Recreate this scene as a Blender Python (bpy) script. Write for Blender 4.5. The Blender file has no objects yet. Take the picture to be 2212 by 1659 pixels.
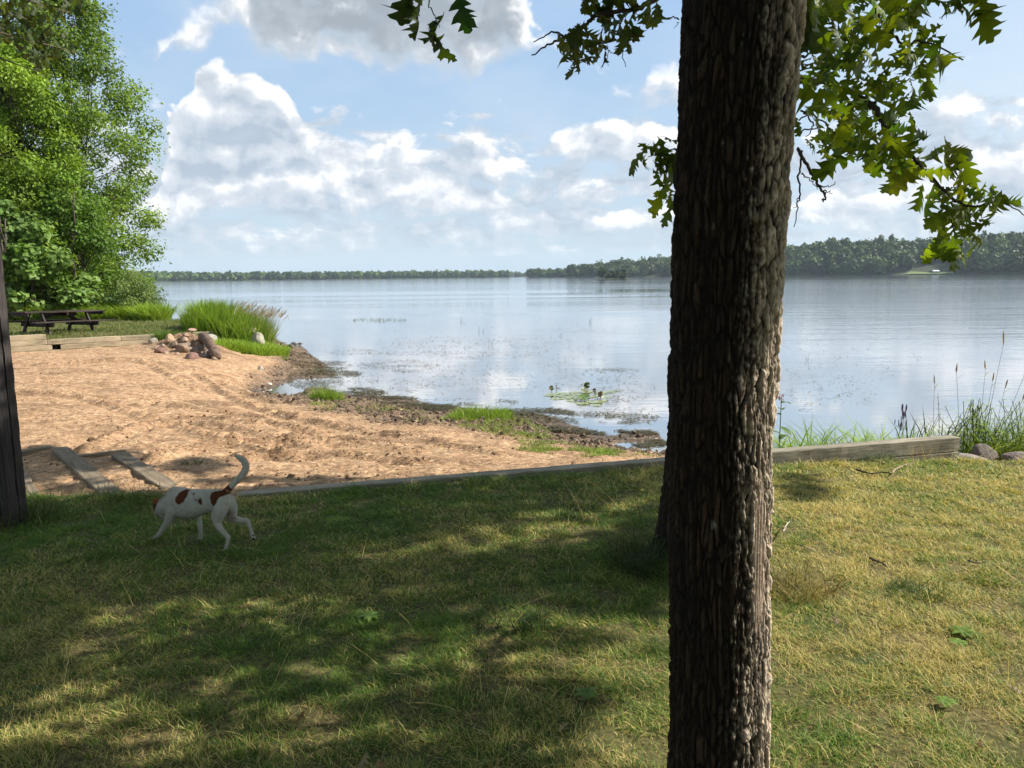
import bpy, bmesh, math, random
import numpy as np
from mathutils import Vector, Matrix
random.seed(7)
RNG = np.random.default_rng(11)
PI = math.pi
R = math.radians
scene = bpy.context.scene
COL = scene.collection

# ------------------------------------------------------------------ camera
EYE = 2.5                                   # eye height over the lake, metres
F = 1661.0                                  # focal length for a 2212 px wide frame
CM = Matrix.Rotation(R(90 - 8.0), 3, 'X') @ Matrix.Rotation(R(-0.62), 3, 'Z')
CMn = np.array(CM)
CAMP = np.array([0.0, 0.0, EYE])
cam_d = bpy.data.cameras.new('camera')
cam_d.sensor_width = 36
cam_d.lens = 36 * F / 2212
cam_d.clip_end = 20000
cam_d.clip_start = 0.05
cam = bpy.data.objects.new('camera', cam_d)
cam.matrix_world = Matrix.Translation((0, 0, EYE)) @ CM.to_4x4()
COL.objects.link(cam)
scene.camera = cam

def ray(px, py):
    v = np.stack([(np.asarray(px, float) - 1106) / F, (829.5 - np.asarray(py, float)) / F, -np.ones_like(np.asarray(px, float))], -1)
    return v @ CMn.T
def on_z(px, py, z):
    d = ray(px, py)
    return CAMP + d * ((z - EYE) / d[..., 2])[..., None]
def at_d(px, py, depth):
    return CAMP + ray(px, py) * np.asarray(depth, float)[..., None]
def at_y(px, py, y):
    d = ray(px, py)
    return CAMP + d * (np.asarray(y, float) / d[..., 1])[..., None]
def proj(P):
    q = (np.asarray(P, float) - CAMP) @ CMn
    zz = np.where(-q[..., 2] > 1e-3, -q[..., 2], np.nan)
    return 1106 + F * q[..., 0] / zz, 829.5 - F * q[..., 1] / zz

SUN_AZ, SUN_EL = R(83), R(41)          # azimuth measured from +Y towards +X
SDIR = np.array([math.sin(SUN_AZ) * math.cos(SUN_EL), math.cos(SUN_AZ) * math.cos(SUN_EL), math.sin(SUN_EL)])
# ------------------------------------------------------------------ noise
_perm = np.random.default_rng(5).permutation(256)
_perm = np.concatenate([_perm, _perm, _perm])
_g = np.random.default_rng(6).normal(size=(256, 3))
_g /= np.linalg.norm(_g, axis=1)[:, None]
def pn(x, y, z=0.0):
    x, y, z = np.broadcast_arrays(np.asarray(x, float), np.asarray(y, float), np.asarray(z, float))
    xi, yi, zi = np.floor(x).astype(int), np.floor(y).astype(int), np.floor(z).astype(int)
    fx, fy, fz = x - xi, y - yi, z - zi
    xi &= 255; yi &= 255; zi &= 255
    def fade(t): return t * t * t * (t * (t * 6 - 15) + 10)
    u, v, w = fade(fx), fade(fy), fade(fz)
    out = 0
    for dx in (0, 1):
        for dy in (0, 1):
            for dz in (0, 1):
                h = _perm[_perm[_perm[xi + dx] + yi + dy] + zi + dz]
                g = _g[h]
                dot = g[..., 0] * (fx - dx) + g[..., 1] * (fy - dy) + g[..., 2] * (fz - dz)
                out = out + dot * (u if dx else 1 - u) * (v if dy else 1 - v) * (w if dz else 1 - w)
    return out * 1.5
def fbm(x, y, z=0.0, o=4, g=0.5):
    a, s, f = 1.0, 0.0, 1.0
    x, y, z = np.asarray(x, float), np.asarray(y, float), np.asarray(z, float)
    for k in range(o):
        s = s + a * pn(x * f + 17.3 * k, y * f - 9.1 * k, z * f + 4.7 * k)
        a *= g; f *= 2.03
    return s
def sstep(a, b, x):
    t = np.clip((x - a) / (b - a), 0, 1)
    return t * t * (3 - 2 * t)

# ------------------------------------------------------------------ objects
def make_mesh(name, V, faces, mat=None, col=None, tint=None, smooth=False, parent=None):
    V = np.asarray(V, np.float32)
    faces = [np.asarray(f, np.int32) for f in faces if len(f)]
    me = bpy.data.meshes.new(name)
    me.vertices.add(len(V))
    me.vertices.foreach_set('co', V.ravel())
    nl = sum(f.size for f in faces); nf = sum(len(f) for f in faces)
    me.loops.add(nl)
    me.loops.foreach_set('vertex_index', np.concatenate([f.ravel() for f in faces]))
    me.polygons.add(nf)
    tot = np.concatenate([np.full(len(f), f.shape[1], np.int32) for f in faces])
    st = np.concatenate([[0], np.cumsum(tot)[:-1]]).astype(np.int32)
    me.polygons.foreach_set('loop_start', st)
    me.polygons.foreach_set('loop_total', tot)
    me.polygons.foreach_set('use_smooth', np.full(nf, bool(smooth)))
    me.update(calc_edges=True)
    if col is not None:
        at = me.attributes.new('col', 'FLOAT_COLOR', 'POINT')
        c = np.ones((len(V), 4), np.float32); c[:, :3] = col
        at.data.foreach_set('color', c.ravel())
    if tint is not None:
        at = me.attributes.new('tint', 'FLOAT', 'POINT')
        at.data.foreach_set('value', np.asarray(tint, np.float32))
    if mat: me.materials.append(mat)
    o = bpy.data.objects.new(name, me)
    COL.objects.link(o)
    if parent: o.parent = parent
    return o
def tag(o, label=None, cat=None, group=None, kind=None):
    if label: o['label'] = label
    if cat: o['category'] = cat
    if group: o['group'] = group
    if kind: o['kind'] = kind
    return o
def thing(name, loc, label, cat, group=None):
    o = bpy.data.objects.new(name, None)
    o.empty_display_size = 0.2
    COL.objects.link(o)
    o.location = loc
    tag(o, label, cat, group)
    return o
def adopt(parent, *kids):
    """parent meshes whose vertices were built in world space"""
    for k in kids:
        k.parent = parent
        k.matrix_parent_inverse = Matrix.Translation(Vector(parent.location)).inverted()

class MB:
    """collects pieces of one mesh"""
    def __init__(s): s.V = []; s.F = {}; s.C = []; s.n = 0
    def add(s, V, faces, col=None):
        V = np.asarray(V, float).reshape(-1, 3)
        for f in faces:
            f = np.asarray(f, int)
            if f.ndim == 1: f = f[None]
            s.F.setdefault(f.shape[1], []).append(f + s.n)
        s.V.append(V); s.n += len(V)
        c = np.array([.5, .5, .5]) if col is None else np.asarray(col, float)
        s.C.append(np.broadcast_to(c, V.shape))
    def build(s, name, mat, parent=None, smooth=False):
        return make_mesh(name, np.concatenate(s.V), [np.concatenate(f) for f in s.F.values()], mat, np.concatenate(s.C), None, smooth, parent)

def tube(mb, pts, rad, n=8, col=None, cap=True, jit=0.0):
    P = np.asarray(pts, float); m = len(P)
    rad = np.broadcast_to(np.asarray(rad, float), (m,))
    T = np.gradient(P, axis=0); T /= np.linalg.norm(T, axis=1)[:, None] + 1e-9
    a = np.array([0, 0, 1.0]) if abs(T[0][2]) < .9 else np.array([1.0, 0, 0])
    th = np.arange(n) / n * 2 * PI
    V = []
    for i in range(m):
        u = np.cross(T[i], a); u /= np.linalg.norm(u) + 1e-9
        v = np.cross(u, T[i]); a = v if abs(np.dot(v, T[min(i + 1, m - 1)])) < .95 else a
        r = rad[i] * (1 + jit * RNG.normal(size=n))
        V.append(P[i] + (np.cos(th) * r)[:, None] * u + (np.sin(th) * r)[:, None] * v)
    V = np.concatenate(V)
    i, j = np.meshgrid(np.arange(m - 1), np.arange(n), indexing='ij')
    q = np.stack([i * n + j, i * n + (j + 1) % n, (i + 1) * n + (j + 1) % n, (i + 1) * n + j], -1).reshape(-1, 4)
    fs = [q]
    if cap:
        fs += [np.arange(n)[::-1][None], (np.arange(n) + (m - 1) * n)[None]]
    mb.add(V, fs, col)
def spline(pts, k=8):
    """Catmull-Rom through points (any number of columns)"""
    P = np.asarray(pts, float)
    P = np.concatenate([2 * P[:1] - P[1:2], P, 2 * P[-1:] - P[-2:-1]])
    out = []
    for i in range(1, len(P) - 2):
        for t in np.arange(k) / k:
            a, b, c, d = P[i - 1], P[i], P[i + 1], P[i + 2]
            out.append(.5 * (2 * b + (c - a) * t + (2 * a - 5 * b + 4 * c - d) * t * t + (3 * b - a - 3 * c + d) * t ** 3))
    out.append(P[-2])
    return np.array(out)
def beam(mb, p0, p1, w, h, up=(0, 0, 1), ch=.008, seg=14, jit=.003, col=None):
    """chamfered timber from p0 to p1 (axis centre line)"""
    p0, p1 = np.asarray(p0, float), np.asarray(p1, float)
    t = (p1 - p0) / np.linalg.norm(p1 - p0)
    u = np.cross(t, np.asarray(up, float)); u /= np.linalg.norm(u); v = np.cross(u, t)
    a, b = w / 2, h / 2
    prof = [(-a + ch, -b), (0, -b), (a - ch, -b), (a, -b + ch), (a, 0), (a, b - ch), (a - ch, b), (0, b), (-a + ch, b), (-a, b - ch), (-a, 0), (-a, -b + ch)]
    n = len(prof); V = []
    for k in range(seg + 1):
        f = k / seg
        sh = 1 - (ch / max(a, b)) * (k in (0, seg))
        c = p0 + (p1 - p0) * f
        for x, y in prof:
            q = RNG.normal() * jit; r = RNG.normal() * jit
            V.append(c + u * (x * sh + q) + v * (y * sh + r))
    i, j = np.meshgrid(np.arange(seg), np.arange(n), indexing='ij')
    q = np.stack([i * n + j, i * n + (j + 1) % n, (i + 1) * n + (j + 1) % n, (i + 1) * n + j], -1).reshape(-1, 4)
    mb.add(V, [q, np.arange(n)[::-1][None], (np.arange(n) + seg * n)[None]], col)
def blades(pos, h, w, az, lean, bend, col, segs=2):
    """grass blades -> V, faces, C"""
    N = len(pos)
    d = np.stack([np.cos(az), np.sin(az), np.zeros(N)], -1)
    fa = az + PI / 2 + RNG.normal(size=N) * .7
    s = np.stack([np.cos(fa), np.sin(fa), np.zeros(N)], -1)
    V = []
    for k in range(segs):
        t = k / segs
        c = pos + d * ((lean * t + bend * t * t) * h)[:, None]
        c[:, 2] += h * (t - .45 * bend * t * t)
        ww = (w * (1 - .35 * t))[:, None]
        V += [c - s * ww / 2, c + s * ww / 2]
    tip = pos + d * ((lean + bend) * h)[:, None]; tip[:, 2] += h * (1 - .45 * bend)
    V.append(tip)
    k = 2 * segs + 1
    V = np.stack(V, 1).reshape(-1, 3)
    b = (np.arange(N) * k)[:, None]
    fs = [b + np.array([[2 * i, 2 * i + 1, 2 * i + 3, 2 * i + 2]]) for i in range(segs - 1)]
    fs.append(b + np.array([[2 * segs - 2, 2 * segs - 1, 2 * segs]]))
    return V, fs, np.repeat(col, k, axis=0)
def merge(parts):
    V, F, C, n = [], {}, [], 0
    for v, fs, c in parts:
        for f in fs: F.setdefault(f.shape[1], []).append(f + n)
        V.append(v); C.append(c); n += len(v)
    return np.concatenate(V), [np.concatenate(f) for f in F.values()], np.concatenate(C)
def mixc(a, b, t):
    return np.asarray(a)[None] * (1 - t)[:, None] + np.asarray(b)[None] * t[:, None]

def rot_from(n, spin):
    """rotation matrices whose local z is n, turned by spin about it"""
    n = n / (np.linalg.norm(n, axis=1)[:, None] + 1e-9)
    a = np.where(np.abs(n[:, 2:3]) < .95, np.array([[0, 0, 1.0]]), np.array([[1.0, 0, 0]]))
    u = np.cross(a, n); u /= np.linalg.norm(u, axis=1)[:, None]
    v = np.cross(n, u)
    c, s = np.cos(spin)[:, None], np.sin(spin)[:, None]
    return np.stack([u * c + v * s, -u * s + v * c, n], -1)
def rot_axes(x, n):
    """local x along x, local z near n"""
    x = x / (np.linalg.norm(x, axis=1)[:, None] + 1e-9)
    y = np.cross(n, x); y /= np.linalg.norm(y, axis=1)[:, None] + 1e-9
    return np.stack([x, y, np.cross(x, y)], -1)
def scatter(T, TF, pos, Rm, sc, col):
    N, k = len(pos), len(T)
    V = np.einsum('nij,kj->nki', Rm, T) * np.asarray(sc)[:, None, None] + pos[:, None]
    b = (np.arange(N) * k)[:, None, None]
    fs = [(b + np.asarray(f)[None]).reshape(-1, np.asarray(f).shape[1]) for f in TF]
    return V.reshape(-1, 3), fs, np.repeat(col, k, axis=0)

# leaf templates: length 1 along x, blade in xy, z up
DIAMOND = (np.array([[0, 0, 0], [.45, -.3, .06], [1, 0, -.08], [.45, .3, .06]]), [np.array([[0, 1, 2, 3]])])
CLUMP = (np.array([[-.5, -.5, 0], [.5, -.45, .12], [.55, .5, -.08], [-.45, .5, .1]]), [np.array([[0, 1, 2, 3]])])
def oak_leaf(curl, droop, seed=0, fine=True):
    r = np.random.default_rng(seed)
    pro = [(0, .012), (.08, .015), (.12, .05), (.18, .15), (.22, .16), (.26, .07), (.30, .06), (.36, .18), (.42, .26), (.46, .25), (.50, .10), (.54, .09), (.60, .23), (.67, .33), (.72, .31), (.75, .15), (.79, .14), (.84, .23), (.89, .21), (.92, .11), (.96, .10), (1.0, .04), (1.01, 0)] if fine else \
          [(0.0, .01), (.12, .05), (.34, .22), (.42, .14), (.58, .33), (.66, .2), (.8, .27), (1.0, .0)]
    V = []; n = len(pro)
    def lift(x, y): return -droop * x * x - curl * abs(y) ** 1.5 * 2 + .03 * math.sin(9 * x + 5 * y + seed)
    for x, w in pro: V.append((x, 0, lift(x, 0) + .012))
    for sgn in (1, -1):
        for x, w in pro:
            w2 = w * (1 + .22 * r.normal()) if .1 < x < 1 else w
            x2 = x + .03 * (w > .2) + .015 * r.normal() * (0 < x < 1)
            V.append((x2, sgn * w2, lift(x2, w2)))
    fs = []
    for i in range(n - 1):
        fs.append((i, i + 1, n + i + 1, n + i)); fs.append((i + 1, i, 2 * n + i, 2 * n + i + 1))
    return np.array(V), [np.array(fs)]

# ------------------------------------------------------------------ materials
class NT:
    def __init__(s, name, tree=None):
        if tree is None:
            s.m = bpy.data.materials.new(name); s.m.use_nodes = True; s.t = s.m.node_tree; s.t.nodes.clear()
        else: s.t = tree
    def n(s, typ, ins=None, **kw):
        nd = s.t.nodes.new(typ)
        for k, v in kw.items(): setattr(nd, k, v)
        for k, v in (ins or {}).items():
            sock = nd.inputs[k]
            if hasattr(v, 'is_output') or isinstance(v, bpy.types.NodeSocket): s.t.links.new(v, sock)
            else: sock.default_value = v
        return nd
    def math(s, op, a, b=0.0, c=0.0, clamp=False):
        nd = s.n('ShaderNodeMath', {0: a, 1: b, 2: c}, operation=op); nd.use_clamp = clamp
        return nd.outputs[0]
    def vmath(s, op, a, b=(0, 0, 0)):
        nd = s.n('ShaderNodeVectorMath', {0: a, 1: b}, operation=op)
        return nd.outputs['Value'] if op in ('LENGTH', 'DOT_PRODUCT') else nd.outputs[0]
    def noise(s, vec, scale, detail=4, rough=.55, dist=0.0):
        return s.n('ShaderNodeTexNoise', {'Vector': vec, 'Scale': scale, 'Detail': detail, 'Roughness': rough, 'Distortion': dist}).outputs[0]
    def mapr(s, v, a, b, c=0.0, d=1.0, smooth=False):
        return s.n('ShaderNodeMapRange', {0: v, 1: a, 2: b, 3: c, 4: d}, interpolation_type='SMOOTHSTEP' if smooth else 'LINEAR').outputs[0]
    def mix(s, f, a, b, mode='MIX'):
        nd = s.n('ShaderNodeMix', data_type='RGBA', blend_type=mode)
        for i, v in ((0, f), (6, a), (7, b)):
            if isinstance(v, bpy.types.NodeSocket): s.t.links.new(v, nd.inputs[i])
            else: nd.inputs[i].default_value = v if i == 0 else (*v[:3], 1)
        return nd.outputs[2]
    def obj(s, scale=(1, 1, 1)):
        t = s.n('ShaderNodeTexCoord').outputs['Object']
        return s.n('ShaderNodeMapping', {'Vector': t, 'Scale': scale}).outputs[0]
    def attr(s, name='col'):
        return s.n('ShaderNodeAttribute', attribute_name=name)
    def bump(s, h, strength, dist=.01):
        return s.n('ShaderNodeBump', {'Height': h, 'Strength': strength, 'Distance': dist}).outputs[0]
    def out(s, sh):
        o = s.n('ShaderNodeOutputMaterial'); s.t.links.new(sh, o.inputs[0]); return s.m
    def prin(s, **ins):
        nd = s.n('ShaderNodeBsdfPrincipled')
        for k, v in ins.items():
            k = {'base': 'Base Color', 'rough': 'Roughness', 'normal': 'Normal', 'spec': 'Specular IOR Level', 'ior': 'IOR'}[k]
            if isinstance(v, bpy.types.NodeSocket): s.t.links.new(v, nd.inputs[k])
            else: nd.inputs[k].default_value = (*v, 1) if k == 'Base Color' else v
        return nd.outputs[0]

def leafy(name, rough=.55, trans=.4, tmul=(1.25, 1.15, .45), spec=.3, var=.25, vs=3.0):
    n = NT(name)
    c = n.attr().outputs[0]
    v = n.noise(n.obj(), vs, 3)
    c = n.mix(1.0, c, n.mix(n.mapr(v, .3, .7), (1 - var,) * 3, (1 + var,) * 3), 'MULTIPLY')
    p = n.prin(base=c, rough=rough, spec=spec)
    tc = n.mix(1.0, c, tmul, 'MULTIPLY')
    t = n.n('ShaderNodeBsdfTranslucent', {'Color': tc}).outputs[0]
    return n.out(n.n('ShaderNodeMixShader', {0: trans, 1: p, 2: t}).outputs[0])
def plain(name, rough=.8, var=.2, vs=20.0, bump=.2, bd=.004, spec=.3):
    n = NT(name)
    c = n.attr().outputs[0]
    o = n.obj()
    v = n.noise(o, vs, 5)
    c = n.mix(1.0, c, n.mix(n.mapr(v, .3, .7), (1 - var,) * 3, (1 + var,) * 3), 'MULTIPLY')
    return n.out(n.prin(base=c, rough=rough, spec=spec, normal=n.bump(v, bump, bd)))
def wood(name, a, b, scale=(1.2, 14, 14), rough=.8):
    n = NT(name)
    o = n.obj(scale)
    v = n.noise(o, 2.2, 6, .6, .6)
    f = n.noise(n.obj((.6, 60, 60)), 2.0, 3)
    c = n.mix(n.mapr(v, .3, .72), a, b)
    c = n.mix(n.mapr(f, .52, .75), c, tuple(x * .55 for x in a))
    st = n.noise(n.obj((1.5, 2, 2)), 1.3, 3)
    c = n.mix(1.0, c, n.mix(n.mapr(st, .3, .7), (.7, .7, .68), (1.2, 1.18, 1.15)), 'MULTIPLY')
    h = n.math('ADD', v, n.math('MULTIPLY', f, .6))
    return n.out(n.prin(base=c, rough=rough, spec=.2, normal=n.bump(h, .6, .006)))
# ================================================================== GROUND SHAPES
def z_lawn(x, y):
    x, y = np.asarray(x, float), np.asarray(y, float)
    yy = np.clip(y, -8, 9)
    z = .925 - .022 * yy - .045 * np.clip(x - 1, 0, 5) * np.clip(yy, 0, 9) / 7.5
    return z + .012 * fbm(x * .9, y * .9, 3.3, 3)
# far edge of the near lawn, world xy
BA = on_z(512., 1068.5, .815); BB = on_z(2074., 943.5, .815)          # top of the timber edging
bdir = (BB - BA) / np.linalg.norm(BB - BA)
EDGE = np.array([(-40, 3.0), (-9, 5.6), (-4.2, 5.95), (-3.0, 6.0), (BA[0], BA[1] - .09), (BB[0], BB[1] - .09), (BB[0] + .3, BB[1] - .1), (6.0, 7.9), (9, 8.6), (40, 9.5)])
def y_edge(x): return np.interp(x, EDGE[:, 0], EDGE[:, 1])

# beach and lake bed: smooth surface through surveyed points
ctl = [(45, 975, .64), (150, 900, .63), (60, 800, .66), (30, 758, .67), (240, 750, .67), (350, 742, .68), (400, 765, .62), (480, 778, .50),
       (250, 850, .60), (420, 830, .46), (540, 790, .34), (600, 770, .2), (620, 752, .12), (650, 742, .0), (690, 775, -.015), (745, 802, -.03), (690, 812, .02),
       (640, 815, .03), (600, 800, .16), (560, 826, .17), (520, 850, .26), (650, 872, .2), (700, 862, .09), (740, 856, .02), (860, 866, .02), (900, 889, .05), (960, 893, .04),
       (1000, 893, .05), (1090, 895, .02), (1190, 899, .0), (1150, 928, .07), (1300, 948, .01), (1425, 938, .0), (700, 905, .32), (930, 930, .32), (1000, 960, .42), (1180, 1000, .48),
       (1150, 960, .22), (1320, 990, .40), (1400, 985, .28), (700, 1040, .68), (1000, 1020, .66), (1250, 1003, .60), (400, 1000, .66), (500, 920, .56), (700, 960, .53), (200, 1060, .66), (850, 985, .56),
       (800, 790, -.2), (760, 740, -.3), (900, 830, -.15), (1000, 850, -.15), (1300, 900, -.12), (1150, 860, -.2), (1300, 800, -.4), (1000, 750, -.5), (700, 700, -.5), (1500, 880, -.3)]
cp = np.array([on_z(float(a), float(b), c) for a, b, c in ctl])
ext = np.array([(-14, 26, .66), (-18, 20, .68), (-16, 14, .66), (-12, 8, .66), (-7, 6, .66), (2.2, 8.1, .42), (3.3, 8.0, .42), (4.3, 8.1, .40), (5.2, 8.3, .40), (6.5, 8.6, .42), (8, 9.0, .42), (3, 6, .4), (6, 6.5, .4), (3, 8.7, .25), (3, 9.7, -.1), (5, 8.8, .3), (5, 9.9, -.15), (8, 10.6, -.2),
                (-11, 24, .5), (-9.2, 27, .25), (-8.4, 29, .0), (-12, 31, .0), (-10, 33, -.4), (-18, 36, -.1), (0, 20, -.6), (5, 16, -.7), (-4, 30, -.8)])
cp = np.concatenate([cp, ext])
def _tps(P, z, lam=.02):
    d = np.linalg.norm(P[:, None] - P[None], axis=-1)
    K = np.where(d > 0, d * d * np.log(d + 1e-12), 0) + lam * np.eye(len(P))
    A = np.concatenate([np.ones((len(P), 1)), P], 1)
    M = np.block([[K, A], [A.T, np.zeros((3, 3))]])
    return np.linalg.solve(M, np.concatenate([z, np.zeros(3)]))
SC = np.array([1.0, .6])
_w = _tps(cp[:, :2] * SC, cp[:, 2])
def z_base(x, y):
    x, y = np.broadcast_arrays(np.asarray(x, float), np.asarray(y, float))
    Q = np.stack([x.ravel(), y.ravel()], 1) * SC; P = cp[:, :2] * SC
    out = np.empty(len(Q))
    for a in range(0, len(Q), 20000):
        q = Q[a:a + 20000]
        d = np.linalg.norm(q[:, None] - P[None], axis=-1)
        out[a:a + 20000] = np.where(d > 0, d * d * np.log(d + 1e-12), 0) @ _w[:len(P)] + _w[len(P)] + q @ _w[-2:]
    return np.clip(out, -1.2, .70).reshape(x.shape)
PUD = [(on_z(572., 846., .02), .75, .9, .2), (on_z(630., 858., .02), .45, .35, .12), (on_z(1385., 966., .02), .42, .38, .22), (on_z(650., 797., .02), .7, .35, .1), (on_z(655., 826., .02), .8, .7, .1)]
def mudness(zb, x, y):
    return sstep(.31, .15, zb + .10 * fbm(x * .8, y * .6, 1.0, 3))
MND = on_z(408., 757., .62)
TRK = [[(380, 913), (500, 925), (680, 962)], [(430, 800), (475, 818), (545, 850), (640, 880)], [(180, 990), (300, 930), (420, 900), (560, 905)], [(330, 1010), (520, 960), (760, 950), (900, 965)],
       [(610, 870), (760, 905), (880, 920), (1080, 962)], [(60, 860), (240, 880), (460, 950), (640, 1000)], [(90, 800), (300, 790), (420, 830)], [(480, 800), (560, 822), (600, 835)],
       [(520, 1000), (700, 985), (900, 1005)], [(640, 930), (760, 935), (860, 950)], [(350, 870), (520, 880), (700, 925)]]
TRKW = [spline(np.array([on_z(float(a), float(b), .55)[:2] for a, b in t]), 14) for t in TRK]
def z_beach(x, y, detail=True):
    zb = z_base(x, y)
    z = zb.copy() if hasattr(zb, 'copy') else zb
    for c, rx, ry, dp in PUD:
        z = z - dp * np.exp(-(((x - c[0]) / rx) ** 2 + ((y - c[1]) / ry) ** 2) ** 2)
    if detail:
        m = mudness(zb, x, y)
        dry = sstep(-.06, .12, z)
        a = np.clip(1 - np.abs(pn(x * .55 + .35 * y, y * .9 - .3 * x, 2)) * 2.2, 0, 1) ** 2
        z = z + (.020 * a * sstep(-.2, .3, pn(x * .4, y * .4, 8)) + .026 * fbm(x * 1.6, y * 1.6, 5, 4) + .010 * fbm((x + .35 * y) * 2.2, (y - .25 * x) * 6, 31, 3) + .010 * fbm(x * 5, y * 5, 17, 3)) * dry
        lump = np.clip(fbm(x * 7, y * 7, 9, 3) - .1, 0, 1)
        z = z + lump * (.02 + .07 * m) * dry * sstep(-.25, .5, pn(x * 1.1, y * 1.1, 6) + .4 * m)
        z = z + .009 * fbm(x * 12, y * 12, 2, 4, .65) * dry
        z = z + .40 * np.exp(-((x - MND[0]) / .80) ** 2 - ((y - MND[1] - .25) / .75) ** 2) * (1 + .5 * fbm(x * 3, y * 3, 6, 3))
        for t in TRKW:
            lo, hi = t.min(0) - .6, t.max(0) + .6
            k = (x > lo[0]) & (x < hi[0]) & (y > lo[1]) & (y < hi[1])
            if not k.any(): continue
            q = np.stack([x[k], y[k]], 1)
            dd = np.min(np.linalg.norm(q[:, None] - t[None], axis=-1), axis=1)
            wob = 1 + .6 * pn(q[:, 0] * 3, q[:, 1] * 3, 4)
            z[k] += (.045 * np.exp(-(dd / .09) ** 2) * wob - .03 * np.exp(-((dd - .2) / .1) ** 2)) * dry[k]
    return z

def hit_beach(px, py):
    yy = np.linspace(6, 34, 1400); P = at_y(np.full(1400, float(px)), np.full(1400, float(py)), yy)
    k = np.nonzero(P[:, 2] < z_beach(P[:, 0], P[:, 1]))[0]
    return P[k[0]] if len(k) else P[-1]
# ------------------------------------------------------------------ ground materials
def m_beach():
    n = NT('beach_sand')
    c = n.attr().outputs[0]
    o = n.obj()
    f = n.noise(o, 30, 7, .72)
    g = n.noise(o, 6, 5, .6)
    st = n.n('ShaderNodeMapping', {'Vector': o, 'Scale': (9, 26, 20), 'Rotation': (0, 0, .25)}).outputs[0]
    s = n.noise(st, 4, 4, .6, 1.5)
    c = n.mix(1.0, c, n.mix(n.mapr(f, .3, .72), (.50, .47, .44), (1.36, 1.35, 1.33)), 'MULTIPLY')
    c = n.mix(1.0, c, n.mix(n.mapr(g, .32, .68), (.8, .77, .74), (1.14, 1.13, 1.12)), 'MULTIPLY')
    c = n.mix(n.mapr(s, .60, .70), c, (.85, .66, .44))
    c = n.mix(n.mapr(s, .36, .26), c, (.16, .10, .06))
    f2 = n.noise(o, 11, 5, .7); fl = n.noise(n.n('ShaderNodeMapping', {'Vector': o, 'Scale': (5, 13, 10), 'Rotation': (0, 0, .3)}).outputs[0], 1.5, 5, .65, 1.0)
    c = n.mix(1.0, c, n.mix(n.mapr(f2, .34, .66), (.66, .63, .60), (1.22, 1.22, 1.21)), 'MULTIPLY')
    c = n.mix(n.math('MULTIPLY', n.mapr(fl, .57, .66), .75), c, (.19, .115, .07)); c = n.mix(n.math('MULTIPLY', n.mapr(fl, .41, .34), .8), c, (.74, .56, .37))
    wet = n.attr('tint').outputs['Fac']
    r = n.mapr(wet, 0, 1, .92, .45)
    h = n.math('ADD', n.math('ADD', n.math('MULTIPLY', f, .7), s), n.math('MULTIPLY', f2, 2.0))
    return n.out(n.prin(base=c, rough=r, spec=.25, normal=n.bump(h, .8, .012)))
def m_lawn():
    n = NT('lawn_soil')
    o = n.obj()
    f = n.noise(o, 40, 5, .65); g = n.noise(o, 1.6, 4)
    c = n.mix(n.mapr(f, .35, .7), (.06, .046, .022), (.24, .19, .085))
    c = n.mix(n.mapr(g, .45, .65), c, (.06, .075, .025))
    return n.out(n.prin(base=c, rough=.95, spec=.1, normal=n.bump(f, .7, .01)))
M_BEACH, M_LAWN = m_beach(), m_lawn()

# ------------------------------------------------------------------ beach sheet
ny, nx = 640, 900
ys = 5.6 * (42 / 5.6) ** (np.arange(ny) / (ny - 1))
us = np.linspace(-1.0, .95, nx)
Y = np.repeat(ys[:, None], nx, 1); X = us[None] * (Y * .72 + 1.2)
ZB = z_base(X, Y)
Z = z_beach(X, Y)
under = sstep(.10, .22, y_edge(X) - Y)
Z = Z * (1 - under) + np.minimum(Z, z_lawn(X, Y) - .12) * under
m = mudness(ZB, X, Y)
fn = fbm(X * 2.2, Y * 2.2, 3, 4)
sand = mixc((.43, .268, .155), (.54, .368, .226), np.clip(.5 + .6 * fn, 0, 1).ravel())
darkp = sstep(.15, .55, fbm(X * .9, Y * 1.2, 12, 4)).ravel() * .55
sand = sand * (1 - darkp[:, None] * np.array([.5, .53, .55]))
mud = mixc((.10, .07, .047), (.25, .17, .11), np.clip(.45 + .7 * fbm(X * 3, Y * 3, 7, 4), 0, 1).ravel())
tk = np.zeros(len(sand)); xr, yr = X.ravel(), Y.ravel()
for t in TRKW:
    lo, hi = t.min(0) - .5, t.max(0) + .5
    kk = (xr > lo[0]) & (xr < hi[0]) & (yr > lo[1]) & (yr < hi[1])
    q = np.stack([xr[kk], yr[kk]], 1); dd = np.min(np.linalg.norm(q[:, None] - t[None, ::2], axis=-1), axis=1)
    tk[kk] = np.maximum(tk[kk], np.exp(-(dd / .16) ** 2) * (.5 + .5 * pn(q[:, 0] * 4, q[:, 1] * 4, 2)))
stk = sstep(.12, .5, fbm((xr + .35 * yr) * .8, (yr - .25 * xr) * 2.6, 31, 4))
dk = np.clip(.55 * tk + .42 * stk, 0, .75)[:, None]
sand = sand * (1 - dk) + sand * np.array([.42, .38, .36]) * dk
C = sand * (1 - m.ravel()[:, None]) + mud * m.ravel()[:, None]
wet = sstep(.10, .0, Z).ravel()
mnd = np.exp(-((xr - MND[0]) / 1.05) ** 2 - ((yr - MND[1]) / .9) ** 2)[:, None]
C = C * (1 - .8 * mnd) + np.array((.15, .098, .062)) * .8 * mnd
C = C * (1 - .45 * wet[:, None])
i, j = np.meshgrid(np.arange(ny - 1), np.arange(nx - 1), indexing='ij')
q = np.stack([i * nx + j, i * nx + j + 1, (i + 1) * nx + j + 1, (i + 1) * nx + j], -1).reshape(-1, 4)
o = make_mesh('beach', np.stack([X, Y, Z], -1).reshape(-1, 3), [q], M_BEACH, C, np.maximum(wet, m.ravel() * .35), True)
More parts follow.
